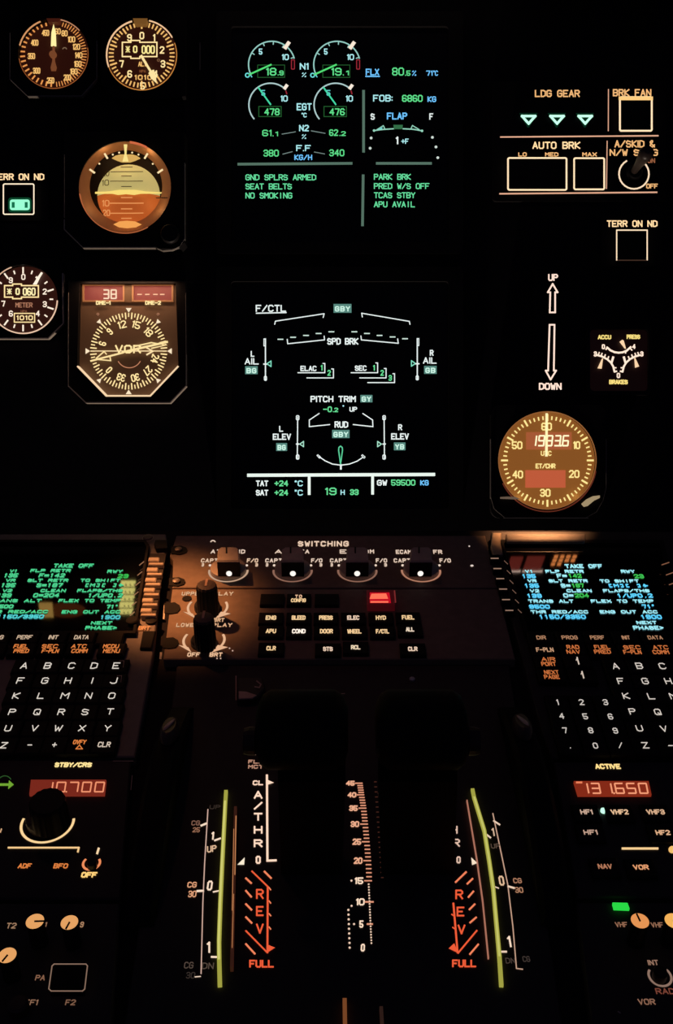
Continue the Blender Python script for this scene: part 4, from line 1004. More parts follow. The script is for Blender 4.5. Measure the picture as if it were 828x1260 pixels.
for t, x0, x1 in (('DIR', 660, 671.6), ('PROG', 691, 710.6), ('PERF', 726, 743.6), ('INIT', 765, 775), ('DATA', 797, 815)): key(it, (x0 + x1) / 2, 784.4, t, LP2, 4.8, ku=0.0118, kv=0.0084, lw=0.95, x0=x0, x1=x1)
key(it, 670, 799.4, 'F-PLN', glow(196, 150, 116), 5.4, ku=0.0118, kv=0.0084, lw=1.1, x0=659.6, x1=681)
for t, t2, x0, x1, y in (('RAD', 'NAV', 697, 713.6, 799), ('FUEL', 'PRED', 731, 751.4, 799), ('SEC', 'F-PLN', 767, 789, 799.4), ('ATC', 'COMM', 803, 823, 799.4), ('AIR', 'PORT', 666, 684, 814), ('NEXT', 'PAGE', 669.4, 688.4, 830)):
    key(it, (x0 + x1) / 2, y, t, glow(204, 112, 60), t2=t2, ku=0.0118, kv=0.0084, x0=x0, x1=x1)
for x, y in ((711, 813.4), (717, 830.6)):
    k = key(it, x, y, None, ku=0.0118, kv=0.0084)
    b = B(it); b.line([(x - 1, y - 4.4), (x + 1.2, y + 3.6)], 1.6, z); b.seg((x - 1, y - 3.8), (x - 2, y - 1), 1.1, z); b.done('arrow', glow(214, 196, 180), k)
LK = glow(214, 204, 194)
for t, x, y in (('A', 757.2, 819.5), ('B', 786.4, 819.2), ('C', 814.8, 819.5), ('F', 763.6, 838), ('G', 793.6, 838), ('H', 822, 838), ('K', 770.2, 856.2), ('L', 801, 856.6), ('M', 829, 856.6), ('P', 778, 875.4), ('Q', 809, 876), ('U', 786.7, 896), ('V', 816.7, 896.6), ('Z', 793.9, 917), ('-', 825, 917.4)):
    key(it, x, y, t, LK, 7.8, 10 if t in 'MW' else (6 if t == '-' else 8.2))
for t, x, y in (('1', 686, 864), ('2', 715.4, 864), ('3', 744.8, 864), ('4', 691, 881), ('5', 720, 881.4), ('6', 751, 881.6), ('7', 695, 898.6), ('8', 726.7, 898.6), ('9', 757, 899), ('.', 701, 917.2), ('0', 732.5, 917.4), ('/', 763.3, 917)):
    key(it, x, y, t, glow(206, 198, 190), 7.2, 6, ku=0.0092)

# switching panel
it = Item('switching_panel', 'strip of four rotary knobs lettered SWITCHING, edge of it lit amber', 'switch panel', PED, 410, 695)
plate = [(217, 659), (597, 659), (612, 723), (212, 723), (213, 690), (209, 684)]
B(it).prism(plate, G, HP, 0.0004).done('faceplate', PLATE)
legend(it, 'SWITCHING', 366.6, 429, 669, 6.6, 1.5, ZL, glow(238, 206, 180), gap=2.6)
SL = glow(232, 206, 186)
for i, (kx, l1, l2) in enumerate(((281, 'AT', 'HD'), (360, 'AI', 'TA'), (439.6, 'EI', 'DM'), (518, 'ECAM', 'FR'))):
    KG = (KNOBG, paint('grey_brown_knob', (0.62, 0.5, 0.42), .5), KNOBG, KNOBG)[i]
    b = B(it); r_ = 23.5 * kd(kx, 702)
    b.uarc(kx, 702.5, r_, 84, 276, 0.0010, ZL); b.done('knob_ring', glow(196, 160, 132) if i == 0 else (glow(140, 100, 84) if i < 3 else glow(176, 122, 98)))
    b = B(it); b.lathe(kx, 702.5, [(r_ * 0.93, HP), (r_ * 0.93, HP + 0.0022), (r_ * 0.86, HP + 0.0026)], hc=HP); kn = b.done('knob_skirt', KNOBG)
    b = B(it); wtop = 13.0; c0 = b.P(kx, 712, HP + 0.0026)
    hh = HP + 0.0118
    F_ = [(kx - 14, 690), (kx + 14, 690), (kx + 13, 675), (kx + 9.6, 672.6), (kx - 9.6, 672.6), (kx - 13, 675)]
    pt = [b.P(x, y, hh)[:2] for x, y in F_]
    b.prism_uv(pt, HP + 0.0026, hh, 0.0007); b.done('grip', KG, kn)
    b = B(it); b.prism([(kx - 3.4, 672.8), (kx - 1.6, 672.8), (kx - 1.6, 680), (kx - 3.4, 680)], hh, hh + 0.0003); b.done('grip_line', KNOBB, kn)
    gf = b.P(kx, 690, hh)
    b = B(it); vv = pt[0][1] - 0.0003
    b.add([(pt[0][0], vv, HP + 0.0030), (pt[1][0], vv, HP + 0.0030), (pt[1][0], vv, hh - 0.0010), (pt[0][0], vv, hh - 0.0010)], [(0, 1, 2, 3)])
    b.done('grip_front', KNOBB, kn)
    b = B(it); uc = (pt[0][0] + pt[1][0]) / 2
    b.add([(uc + 0.0014 * math.cos(2 * math.pi * j / 14), vv - 0.0002, HP + 0.0048 + 0.0015 * math.sin(2 * math.pi * j / 14)) for j in range(14)], [tuple(range(14))]); b.done('pointer_dot', glow(255, 246, 236, 1.1), kn)
    m_ = glow(232, 196, 166) if i == 0 else SL
    legend(it, 'CAPT', kx - 33.6, kx - 13, 689.6, 5.0, 1.1, ZL, m_, gap=2.6); legend(it, 'F/O', kx + 22.8, kx + 36.6, 689.6, 5.0, 1.1, ZL, m_, gap=2.2)
    if i < 3: legend(it, '3', kx - 33, kx - 30, 695, 4, 1.0, ZL, m_); legend(it, '3', kx + 33, kx + 36.4, 695, 4, 1.0, ZL, m_)
    b = B(it); b.disc(kx - 22.6, 695.6, 1.7, ZL, ry=1.4, n=10); b.disc(kx + 22.6, 695.6, 1.6, ZL, ry=1.3, n=10); b.done('position_dots', glow(244, 220, 200))
    if i == 3: legend(it, 'ECAM', 487, 506, 679, 5, 1.1, ZL, SL, gap=2.2); legend(it, 'FR', 533, 544, 679, 5, 1.1, ZL, SL, gap=2.2)
    else:
        legend(it, l1, kx - 21.6, kx - 9, 678.6, 5, 1.1, ZL, SL, gap=2.4); legend(it, l2, kx + 9, kx + 20.6, 678.6, 5, 1.1, ZL, SL, gap=2.4)
b = B(it); b.arc(262, 668, 3, -60, 60, 1.2, ZL, n=6); b.done('legend', SL)
b = B(it); b.disc(580.6, 696, 2.0, ZL, ry=1.2, n=10); b.disc(577.4, 672, 1.0, ZL, ry=0.9, n=8); b.done('position_dots', glow(226, 210, 200))
for x, y in ((219.6, 676.6), (217, 715.6)):
    b = B(it); b.prism([(x - 9, y - 4.4), (x + 3, y - 5.4), (x + 9.6, y - 3), (x + 11, y), (x + 9, y + 3.4), (x + 2, y + 5.4), (x - 9, y + 4.6)], HP + 0.0001, HP + 0.0005); k = b.done('fastener_recess', KEYM)
    b = B(it); b.lathe(x, y, [(0.0018, HP + 0.0006), (0.0018, HP + 0.0014), (0.0010, HP + 0.0018)]); b.done('screw', STEEL, k)

# display control panel
it = Item('display_control_panel', 'panel with two tall brightness knobs and a keypad with one glowing red key', 'control panel', PED, 410, 768)
plate = [(212, 724.6), (612.4, 724.6), (634, 811), (201, 811)]
B(it).prism(plate, G, HP, 0.0004).done('faceplate', PLATE)
LW2 = glow(226, 176, 134)
for (tx, ty, bx, by, lab, lx0, lx1, rx0, rx1, ly, ax0, r_) in ((254, 719.5, 255, 749, 'UPPER', 223.6, 250, 268, 287, 730.4, 255.5, 24), (250.4, 759.5, 250.6, 792, 'LOWER', 217, 244, 266, 285.6, 769, 251, 25)):
    legend(it, 'UPPER' if lab == 'UPPER' else 'LOWER', lx0, lx1, ly, 4.8, 1.1, ZL, LW2, gap=2.4); legend(it, 'DISPLAY', rx0 - 20, rx1, ly, 4.8, 1.1, ZL, LW2, gap=2.2)
    ym = by - (2 if lab == 'UPPER' else 4.5); rm = r_ * kd(bx, ym)
    b = B(it); b.uarc(ax0, ym, rm, 62, 128, 0.0011, ZL); b.uarc(ax0, ym, rm, 232, 298, 0.0011, ZL)
    u, v, _ = b.P(ax0, ym, ZL)
    for sg in (-1, 1):
        a = R(180 - sg * 52); X, Y = u + sg * rm * 0.80, v - rm * 0.66
        b.add([(X - 0.0022 + sg * 0.0015, Y + 0.0024, ZL), (X + 0.0024 + sg * 0.0015, Y + 0.0008, ZL), (X - 0.0016 * sg + sg * -0.0012, Y - 0.0030, ZL)], [(0, 1, 2)])
    b.done('rotation_arrows', glow(232, 180, 140))
    hk = HP + 0.0185; rk = 13.0 * PED.scale(tx, ty, hk)
    fl = lambda t: 1.0 - 0.06 * (1 if int(t * 32) % 2 else 0)
    b = B(it); b.lathe(bx, by, [(rk * 1.25, HP), (rk * 1.25, HP + 0.002), (rk * 1.12, HP + 0.003)], hc=HP); kn = b.done('knob_base', KNOBB)
    b = B(it); b.lathe(tx, ty, [(rk * 1.06, HP + 0.003), (rk * 1.0, hk - 0.0012)], hc=hk, n=64, sq=fl); b.done('knob_barrel', KNOBB, kn)
    b = B(it); b.lathe(tx, ty, [(rk * 0.98, hk - 0.0011), (rk * 0.90, hk), (rk * 0.5, hk + 0.0003)], hc=hk, n=64, sq=fl); b.done('knob_cap', paint('brown_knob_cap', (0.10, 0.07, 0.06), .5) , kn)
    b = B(it); b.ubox(tx, ty - 2, 0.0010, rk * 1.2, hk + 0.0003, hk + 0.0006, hc=hk); b.done('pointer_line', paint('pointer_brown', (0.6, 0.4, 0.32), 0.5), kn)
legend(it, 'BRT', 263, 276, 762.8, 4.8, 1.1, ZL, LW2, gap=2.4); legend(it, 'OFF', 230.6, 245.8, 805.4, 5.2, 1.2, ZL, glow(238, 190, 150), gap=2.2); legend(it, 'BRT', 258, 273.6, 805.4, 5.2, 1.2, ZL, glow(238, 190, 150), gap=2.2)
b = B(it)
for x, y in ((282.4, 797.6), (286.2, 800.6), (267, 810), (271.4, 810)): b.disc(x, y, 0.9, ZL, n=8)
b.done('white_specks', glow(214, 180, 160))
for x, y in ((209, 748), (207, 791)):
    b = B(it); b.prism([(x - 7, y - 6), (x + 6, y - 7), (x + 12, y - 3.4), (x + 13, y + 1), (x + 9, y + 5.6), (x + 1, y + 7), (x - 7, y + 6)], HP + 0.0001, HP + 0.0005); b.done('fastener_recess', KEYM)
b = B(it); b.lathe(230, 737, [(0.0022, HP), (0.0022, HP + 0.0004)]); b.done('fastener_recess', KEYM)
b = B(it); b.line([(202.6, 745), (201.4, 761)], 2.0, ZL); b.line([(198, 803.6), (197.4, 810)], 2.6, ZL); b.done('bare_edge', RIMW)
z = HP + 0.0020
KB = glow(244, 204, 150); KW = glow(255, 240, 224, 1.1)
for t, x, y, wd, m_ in (('ENG', 333.4, 760, 13, KB), ('BLEED', 367.4, 760, 17, KB), ('PRESS', 401, 760, 17, KB), ('ELEC', 434.6, 760, 15, glow(238, 206, 180)), ('HYD', 468.6, 760, 12.6, KB), ('FUEL', 502, 759.6, 15.4, KB),
                     ('APU', 333.4, 776.4, 12.6, KB), ('COND', 367.6, 776.6, 16.6, KW), ('DOOR', 401.6, 776.6, 16, KB), ('WHEEL', 436, 776.8, 17.4, KB), ('F/CTL', 470.6, 776.8, 16.4, KB), ('ALL', 504.4, 774.4, 10.4, glow(238, 216, 190)),
                     ('CLR', 333.6, 797.6, 11.6, KB), ('STS', 403.4, 798.4, 12, glow(238, 206, 180)), ('RCL', 437.6, 796.4, 11.6, glow(238, 214, 180)), ('CLR', 507.8, 798.4, 11.6, glow(238, 206, 180))):
    k = B(it).ubox(x, y, 0.0112, 0.0086, HP, HP + 0.0018, 0.0004, hc=HP + 0.0018).done('key', KEYM)
    legend(it, t, x - wd / 2, x + wd / 2, y, 5.4, 1.25, z, m_, k)
k = B(it).ubox(367.6, 737, 0.0112, 0.0090, HP, HP + 0.0018, 0.0004, hc=HP + 0.0018).done('key', KEYM)
b = B(it); b.text('TO', 363, 371.6, 733.8, 4.0, 1.0, z, gap=3.4); b.done('legend', glow(238, 190, 150), k); b = B(it); b.text('CONFIG', 358, 376.4, 738.6, 4.6, 1.1, z); b.done('legend', KB, k)
for x in (402, 335): B(it).ubox(x, 737, 0.0112, 0.0090, HP, HP + 0.0018, 0.0004, hc=HP + 0.0018).done('key', KEYM)
b = B(it); b.prism([(451, 725.4), (484.6, 725.4), (486, 743.4), (452, 743.4)], HP, HP + 0.0040, 0.0005); k = b.done('emergency_key_guard', glow_paint('red_key_guard', (.06, .01, .01), (52, 6, 10)))
zr = HP + 0.0042
b = B(it); b.fill([(455, 729), (479, 729), (481, 742), (455, 742)], zr); b.done('red_lens', glow(196, 14, 34), k)
b = B(it); b.fill([(457, 730.6), (475, 730.2), (477.6, 736.8), (454.6, 737)], zr + 0.0002); b.seg((456.6, 740.6), (477, 740.6), 2.0, zr + 0.0002); b.done('red_lamp', glow(255, 112, 84, 1.1), k)
b = B(it); b.line([(485.4, 727), (486.6, 741)], 1.6, zr); b.done('guard_edge', glow(120, 40, 40), k)

# ------------------------------------------------------------------ radios and audio panels
def small_disc(it, x, y, r, ang, mat=None, name='volume_knob'):
    s_ = kd(x, y); hk = HP + 0.010
    b = B(it); b.lathe(x, y, [(r * s_ * 0.94, HP), (r * s_ * 0.94, hk - 0.0006), (r * s_ * 0.92, hk)], hc=hk); k = b.done(name, KNOBB)
    u, v, _ = b.P(x, y, hk + 0.0003); rm = r * PED.scale(x, y, hk)
    b = B(it); b.add([(u + rm * math.cos(2 * math.pi * i / 24), v + rm * 1.0 * math.sin(2 * math.pi * i / 24), hk + 0.0003) for i in range(24)], [tuple(range(24))]); b.done('lit_cap', mat or glow(228, 162, 98), k)
    a = R(ang); dx, dy = math.sin(a), -math.cos(a)
    b = B(it); b.seg((x, y), (x + dx * r * 0.95, y + dy * r * 0.8), 2.2, hk + 0.0005); b.done('pointer', KNOBB, k); return k


it = Item('radio_panel', 'radio panel with large black tuning knob in front of its red display lettered STBY/CRS', 'radio panel', PED, 60, 1020)
B(it).prism([(-100, 935), (161, 935), (148, 1106), (-100, 1106)], G, HP, 0.0005).done('faceplate', PLATED)
legend(it, 'STBY/CRS', 67.4, 113, 941, 6, 1.6, ZL, glow(255, 226, 150, 1.1))
win = B(it).prism([(38, 959.4), (130.6, 959.4), (128.6, 977.2), (36, 977.2)], HP, HP + 0.0012).done('display_window', REDWIN)
b = B(it); b.seven('10.700', 54, 133, 968.4, 11.6, 1.7, HP + 0.0014, 0.16); b.done('digits', REDSEG, win)
kx, ky = 58.5, 1012; s_ = kd(kx, ky)
b = B(it); b.uarc(kx, ky, 31.5 * s_, 78, 282, 0.0009, ZL); b.done('knob_ring', glow(252, 210, 150, 1.05))
b = B(it); b.lathe(kx, ky, [(25 * s_, HP), (25 * s_, HP + 0.003), (23 * s_, HP + 0.005)], hc=HP); k = b.done('tuning_knob', paint('brown_black_knob', (0.05, 0.03, 0.028), 0.45))
b = B(it); b.lathe(58, 985, [(22.5 * s_, HP + 0.005), (22 * s_, HP + 0.0145), (20.5 * s_, HP + 0.016)], hc=HP + 0.016, n=64, sq=lambda t: 1 - 0.03 * (int(t * 32) % 2)); b.done('knob_grip', KNOBB, k)
b = B(it); b.seg((80, 1014.6), (82.2, 1010.6), 2.0, HP + 0.0046); b.done('pointer', glow(200, 130, 90), k)
b = B(it); b.line([(10.4, 1043), (97, 1043), (95.8, 1048)], 2.2, ZL); b.done('divider', glow(246, 202, 140))
legend(it, 'ADF', 22.4, 38.6, 1065.4, 6.2, 1.4, ZL, LEGA); legend(it, 'BFO', 66, 83.6, 1065.4, 6.2, 1.4, ZL, LEGA)
b = B(it); b.uarc(112.6, 1062, 10.2 * kd(112, 1062), 52, 308, 0.0008, ZL); b.done('switch_ring', glow(238, 140, 90))
b = B(it); b.lathe(112.6, 1060, [(6 * kd(112, 1062), HP), (5.8 * kd(112, 1062), HP + 0.0022), (5 * kd(112, 1062), HP + 0.0028)], hc=HP + 0.0028); k = b.done('power_switch', KNOBB)
b = B(it); b.seg((119.6, 1050), (121.4, 1044), 2.6, ZL); b.done('position_mark', glow(250, 216, 170))
legend(it, 'OFF', 100, 119.4, 1076.4, 7, 1.9, ZL, glow(255, 206, 120, 1.1))
b = B(it); YG = glow(112, 164, 50); b.line([(-4, 965.4), (14, 965.4)], 3.0, ZL); b.fill([(11, 960), (17, 965.4), (10, 971)], ZL); b.done('transfer_arrow', YG)
b = B(it); b.arc(6, 963, 8.4, -50, 60, 1.0, ZL, n=8); b.done('key_edge', glow(44, 84, 40))
b = B(it); b.seg((0.4, 1024), (1.8, 1020), 1.6, ZL); b.done('position_mark', glow(200, 160, 120))
b = B(it); b.line([(139, 936.4), (164, 936.4)], 0.8, ZL); b.line([(162.6, 954), (161, 972)], 0.8, ZL); b.done('pale_edge_line', paint('pale_mark_paint', (0.6, 0.5, 0.44), 0.45))  # thin pale lines at the panel edge

it = Item('audio_panel', 'audio panel with three lit volume knobs and an empty lit square', 'audio panel', PED, 60, 1180)
B(it).prism([(-100, 1111), (147, 1111), (132, 1330), (-100, 1330)], G, HP, 0.0005).done('faceplate', PLATED)
small_disc(it, 43, 1133.6, 11, 88); small_disc(it, 85.4, 1135, 10.6, 205); small_disc(it, 9, 1175.4, 11, 215)
legend(it, 'T2', 8, 20, 1139, 7, 1.2, ZL, glow(160, 124, 96)); legend(it, '1', 55, 58, 1137.6, 6, 1.1, ZL, glow(150, 110, 84)); legend(it, '9', 98.6, 103, 1137.6, 7, 1.3, ZL, glow(170, 128, 96))
b = B(it)
for i in range(5): b.seg((36 + i * 3.6, 1144.6), (35.4 + i * 3.8, 1146.6), 1, ZL)
b.done('dial_marks', glow(170, 100, 40))
k = B(it).prism([(65, 1187), (106, 1187), (103, 1218), (61, 1218)], HP, HP + 0.0030, 0.0005).done('push_button', KEYM)
b = B(it); b.line([(64, 1188.6), (66.6, 1186.2), (105.6, 1186.2), (107.6, 1188.4), (104.2, 1217), (101.4, 1219.4), (63, 1219.4), (60, 1216.6)], 1.4, HP + 0.0032, True); b.done('lit_border', glow(136, 108, 92), k)
legend(it, 'PA', 43.6, 55.6, 1203, 6.8, 1.2, ZL, glow(136, 96, 74)); legend(it, 'FF1', 30, 46.6, 1233.4, 7, 1.2, ZL, glow(140, 104, 82)); legend(it, 'F2', 80.6, 93, 1233.4, 7, 1.2, ZL, glow(128, 92, 72))
B(it).lathe(24, 1243, [(0.003, HP), (0.003, HP + 0.003), (0.0022, HP + 0.0036)]).done('volume_knob', paint('dim_red_knob', (.05, .025, .022), .5))

it = Item('radio_panel', 'radio panel with red display reading 131.650 under the word ACTIVE', 'radio panel', PED, 790, 1020)
B(it).prism([(681, 937), (940, 937), (940, 1104), (710, 1104)], G, HP, 0.0005).done('faceplate', PLATED)
legend(it, 'ACTIVE', 732, 763.4, 943, 6.4, 1.7, ZL, glow(255, 220, 140, 1.1))
win = B(it).prism([(706, 961), (798, 961), (801.6, 977.6), (711, 977.6)], HP, HP + 0.0012).done('display_window', glow(132, 42, 24))
b = B(it); b.seven('131.650', 713.6, 801, 970, 12, 1.9, HP + 0.0014, -0.2); b.done('digits', glow(246, 156, 116), win)
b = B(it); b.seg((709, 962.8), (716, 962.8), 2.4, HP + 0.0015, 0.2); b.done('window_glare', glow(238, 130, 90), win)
for t, x0, x1, y, m_ in (('HF1', 714, 729, 999, glow(206, 172, 150)), ('VHF2', 751.6, 773, 999, glow(232, 190, 150)), ('VHF3', 795.4, 817.6, 999, glow(220, 176, 140)), ('HF1', 718, 735, 1024, glow(196, 160, 140)), ('HF2', 806.8, 824.4, 1024.4, glow(226, 176, 136)), ('NAV', 735.6, 753, 1066, glow(180, 120, 90)), ('VOR', 779, 798, 1067, glow(232, 160, 112))):
    k = B(it).ubox((x0 + x1) / 2, y, 0.0098, 0.0078, HP, HP + 0.0018, 0.0005, hc=HP + 0.0018).done('key', KEYM); legend(it, t, x0, x1, y, 6.2, 1.4, HP + 0.0020, m_, k)
b = B(it); b.lathe(742.4, 998.6, [(0.0011, HP), (0.0011, HP + 0.0008), (0.0007, HP + 0.0012)]); b.done('selected_lamp', LAMP_G)
b = B(it); b.line([(766, 1044), (809, 1044)], 2.8, ZL); b.done('divider', glow(246, 206, 146))
b = B(it); b.disc(827, 1045.4, 4.6, ZL, n=14); b.done('position_mark', glow(244, 190, 110))

it = Item('audio_panel', 'audio panel with green light bar beside two lit volume knobs', 'audio panel', PED, 790, 1180)
B(it).prism([(709, 1110), (950, 1110), (950, 1330), (736, 1330)], G, HP, 0.0005).done('faceplate', PLATED)
b = B(it); b.prism([(753.6, 1110.4), (772, 1110.8), (774.6, 1117.8), (755.4, 1117)], HP, HP + 0.0012); b.done('green_lamp', glow(42, 216, 70))
small_disc(it, 787.4, 1133, 11, -22, glow(228, 148, 84)); small_disc(it, 829, 1133, 11, 20, glow(244, 178, 90))
DM = glow(150, 106, 82)
legend(it, 'VHF', 757, 772, 1137.6, 6.4, 1.1, ZL, DM); legend(it, 'VHF', 801, 816, 1138, 6.4, 1.1, ZL, DM)
legend(it, 'INT', 797, 810, 1184.4, 6.6, 1.2, ZL, glow(150, 114, 96)); legend(it, 'RAD', 806.6, 830, 1219.6, 7.4, 1.3, ZL, glow(122, 66, 52)); legend(it, 'VOR', 785, 806, 1232.6, 7.4, 1.3, ZL, glow(140, 100, 80))
b = B(it); b.uarc(812, 1201, 13.6 * kd(812, 1200), 50, 310, 0.0007, ZL); b.done('switch_ring', glow(140, 112, 98))
b = B(it); b.lathe(812, 1199, [(9 * kd(812, 1200), HP), (8.6 * kd(812, 1200), HP + 0.003), (7.6 * kd(812, 1200), HP + 0.0036)], hc=HP + 0.002); b.done('selector_switch', KNOBB)
b = B(it); b.seg((760.4, 1244.6), (763, 1246.4), 1.6, ZL); b.done('scratch_mark', paint('pale_mark_paint', (0.6, 0.5, 0.44), 0.45))

# ------------------------------------------------------------------ thrust quadrant
HQ = 0.002; ZQ = HQ + 0.0002
it = Item('thrust_quadrant', 'thrust lever quadrant with REV arrows and yellow-green trim bands', 'thrust quadrant', PED, 430, 1060)
B(it).prism([(218, 816), (626, 816), (640, 905), (702, 1330), (142, 1330), (206, 905)], G, HQ, 0.0005).done('faceplate', PLATED)
QW = glow(255, 216, 190, 1.05); QR = glow(240, 92, 56); QR2 = glow(244, 132, 92); QD = glow(196, 110, 72)
T = lambda t, x0, x1, y, hg, w, m, **k: legend(it, t, x0, x1, y, hg, w, ZQ, m, **k)
b = B(it); b.line([(328.4, 954), (329, 1059), (339.4, 1058.6)], 2.6, ZQ); b.fill([(329, 959.4), (337, 963), (329, 965.6)], ZQ + 0.0001); b.done('thrust_scale', QW)
T('CL', 311, 324, 963.2, 6, 1.5, QW); T('FLX', 305.4, 324, 937.2, 4.8, 1.2, glow(190, 140, 116)); T('MCT', 305.4, 324, 943.4, 4.8, 1.2, glow(190, 140, 116))
b = B(it); b.line([(309.4, 928.4), (314.4, 928.4), (312, 924.6)], 1.2, ZQ, True); b.done('legend', glow(196, 160, 140))
for t, y in (('A', 978), ('/', 991.4), ('T', 1005), ('H', 1021), ('R', 1037.6), ('0', 1058)): T(t, 312.2 if t != '0' else 314.6, 323 if t != '0' else 320.8, y, 9.8, 2.0, QW, shear=0)
for t, y, x in (('A', 978, 554), ('/', 991.4, 555), ('T', 1005, 556.4), ('H', 1021, 558.6), ('R', 1037, 561.5), ('0', 1058, 564.2)): T(t, x - 5 if t != '0' else x - 2.6, x + 4.4 if t != '0' else x + 2.6, y, 9.8 if t != '0' else 8.6, 1.7, glow(226, 190, 170), shear=0)
for sg, cx_, cyy, nm in ((1, 319.6, 0, 'l'), (-1, 0, 0, 'r')):
    if sg == 1:
        for t, y in (('R', 1100), ('E', 1121), ('V', 1142.6)): T(t, 315, 324.4, y, 12.4, 2.0, QR, shear=0)
        b = B(it)
        for a, c in (((310, 1072), (330, 1091.4)), ((302.6, 1145.4), (328.4, 1171.6))): b.seg(a, c, 1.9, ZQ)
        b.seg((329.4, 1091.4), (329, 1172), 2.3, ZQ); b.fill([(330, 1162.6), (338.4, 1166), (330, 1171.4)], ZQ)
        b.done('reverse_arrow', QR)
        b = B(it)
        for a, c in (((325.4, 1072.4), (333.4, 1080.4)), ((302.6, 1080.6), (309, 1086.6)), ((302.6, 1096), (309, 1103.4)), ((302.6, 1112.4), (309.4, 1119.4)), ((302.6, 1128.4), (309.6, 1135.6)), ((302.6, 1161.6), (313.4, 1173.4))): b.seg(a, c, 2.3, ZQ)
        for y in (1093.6, 1110, 1125.6, 1142): b.seg((331, y - 1.4), (333, y + 1.2), 1.5, ZQ)
        b.done('reverse_hatching', QR2)
        T('FULL', 306.6, 337, 1185.8, 9.6, 2.0, QR, shear=0)
    else:
        for t, y, x in (('R', 1100.6, 565), ('E', 1121.6, 566.6), ('V', 1143.6, 567.8)): T(t, x - 4.8, x + 4.8, y, 12, 2.0, QR, shear=0)
        b = B(it); b.seg((557.8, 1111.6), (563, 1172), 2.3, ZQ); b.seg((563.6, 1172.6), (586.6, 1145), 2.0, ZQ); b.fill([(552, 1167), (558.8, 1160.6), (564.4, 1173)], ZQ)
        for y, x in ((1126, 558.4), (1142, 559.6)): b.seg((x - 2.6, y - 1), (x, y + 1), 1.5, ZQ)
        b.done('reverse_arrow', QR)
        b = B(it)
        for a, c in (((560.6, 1085.4), (573.4, 1073)), ((575, 1087.4), (581.4, 1081.2)), ((576.4, 1103.8), (582.4, 1096.8)), ((577.6, 1119), (584, 1112.6)), ((578.4, 1135.2), (585.8, 1128.8)), ((578.2, 1174), (588.4, 1162))): b.seg(a, c, 2.2, ZQ)
        b.done('reverse_hatching', QR2)
        T('FULL', 556.2, 586, 1185.4, 9.6, 2.0, QR, shear=0)
b = B(it); b.fill([(292, 1064), (301, 1055), (300.4, 1064)], ZQ); b.done('idle_mark', glow(250, 236, 210)); b = B(it); b.fill([(579.8, 1055), (587.4, 1062), (580.8, 1064.4)], ZQ); b.done('idle_mark', glow(250, 226, 200))
# lever slots
b = B(it); b.strip([(289.6, 992), (287.6, 1080), (285, 1190)], 0.0010, HQ, HQ + 0.0022); b.done('slot_edge_glow', glow_paint('amber_slot_glow', (.35, .18, .1), (44, 20, 12)))  # emission paints the light caught along the slot edge
b = B(it); b.line([(290.4, 1004), (289, 1076)], 1.1, HQ + 0.0024); b.line([(287.6, 1020), (285.6, 1120)], 0.7, HQ + 0.0024); b.line([(287.4, 1100), (285.6, 1166)], 0.7, HQ + 0.0024); b.done('slot_glint', glow(196, 130, 84))
b = B(it); b.strip([(574.6, 984), (587, 1058), (594, 1108), (601, 1178)], 0.0004, HQ, HQ + 0.0010); b.done('slot_edge_glow', glow_paint('pink_slot_glow', (.35, .2, .15), (170, 110, 90)))  # lit look of the other slot edge, painted as glow
# trim scales
YGB = glow(196, 196, 74)
b = B(it); lp = [(278, 972), (277.2, 985), (273.6, 1056), (271, 1110), (269.4, 1157), (269.6, 1180), (270.4, 1212)]
b.strip(lp, 0.00130, HQ, HQ + 0.0012); b.done('trim_band', glow_paint('yellow_green_band', (.25, .25, .05), (160, 158, 66)))
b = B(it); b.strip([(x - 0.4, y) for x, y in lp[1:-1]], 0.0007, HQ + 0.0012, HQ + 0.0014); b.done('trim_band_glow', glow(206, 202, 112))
b = B(it); rp = [(581.4, 970), (583.4, 980), (596, 1021), (602, 1058), (607, 1092), (614.6, 1176), (617, 1212)]
b.strip(rp, 0.00125, HQ, HQ + 0.0012); b.done('trim_band', glow_paint('yellow_green_band', (.25, .25, .05), (160, 158, 66)))
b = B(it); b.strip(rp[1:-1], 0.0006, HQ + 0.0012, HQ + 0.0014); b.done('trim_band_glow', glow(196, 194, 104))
TW = glow(250, 222, 196)
b = B(it); b.line([(255.8, 996), (251.8, 1061.6), (249.6, 1110), (247.4, 1198)], 1.2, ZQ); b.done('trim_line', glow(214, 176, 160))
b = B(it)
for a, c, w in (((247.6, 1015.8), (254, 1013.2), 2.4), ((264.4, 1034), (271, 1031.6), 2.2), ((242.8, 1096.4), (250, 1096), 2.6), ((262.6, 1097.4), (268.6, 1096.2), 1.8), ((260.4, 1177.4), (267.6, 1177.6), 2.4), ((240, 1202), (246.6, 1201.4), 1.2)): b.seg(a, c, w, ZQ)
b.done('trim_ticks', TW)
T('1', 259.6, 263.6, 1028.4, 10, 1.9, TW, shear=0.1); T('UP', 254.6, 266.4, 1044.4, 8, 1.4, glow(226, 186, 150), rot=-8); T('0', 254.8, 261.4, 1089.6, 12, 2.0, TW); T('1', 254.4, 258.6, 1165.6, 14, 2.2, TW, shear=0)
T('CG', 235.6, 246, 1012.6, 6, 1.1, glow(130, 92, 76)); T('25', 237, 246, 1021, 6, 1.1, glow(150, 104, 80)); T('CG', 230.6, 242, 1088.6, 7, 1.3, glow(226, 160, 120)); T('30', 231.6, 241.6, 1100, 8, 1.3, glow(226, 160, 120)); T('CG', 226.6, 238, 1187.6, 8, 1.1, glow(84, 70, 62)); T('30', 229, 240, 1200, 8, 1.1, glow(52, 44, 40)); T('DN', 248.6, 263, 1188.4, 8, 1.2, glow(84, 70, 60)); T('UP', 258, 271, 993, 5, 0.8, glow(60, 48, 42))
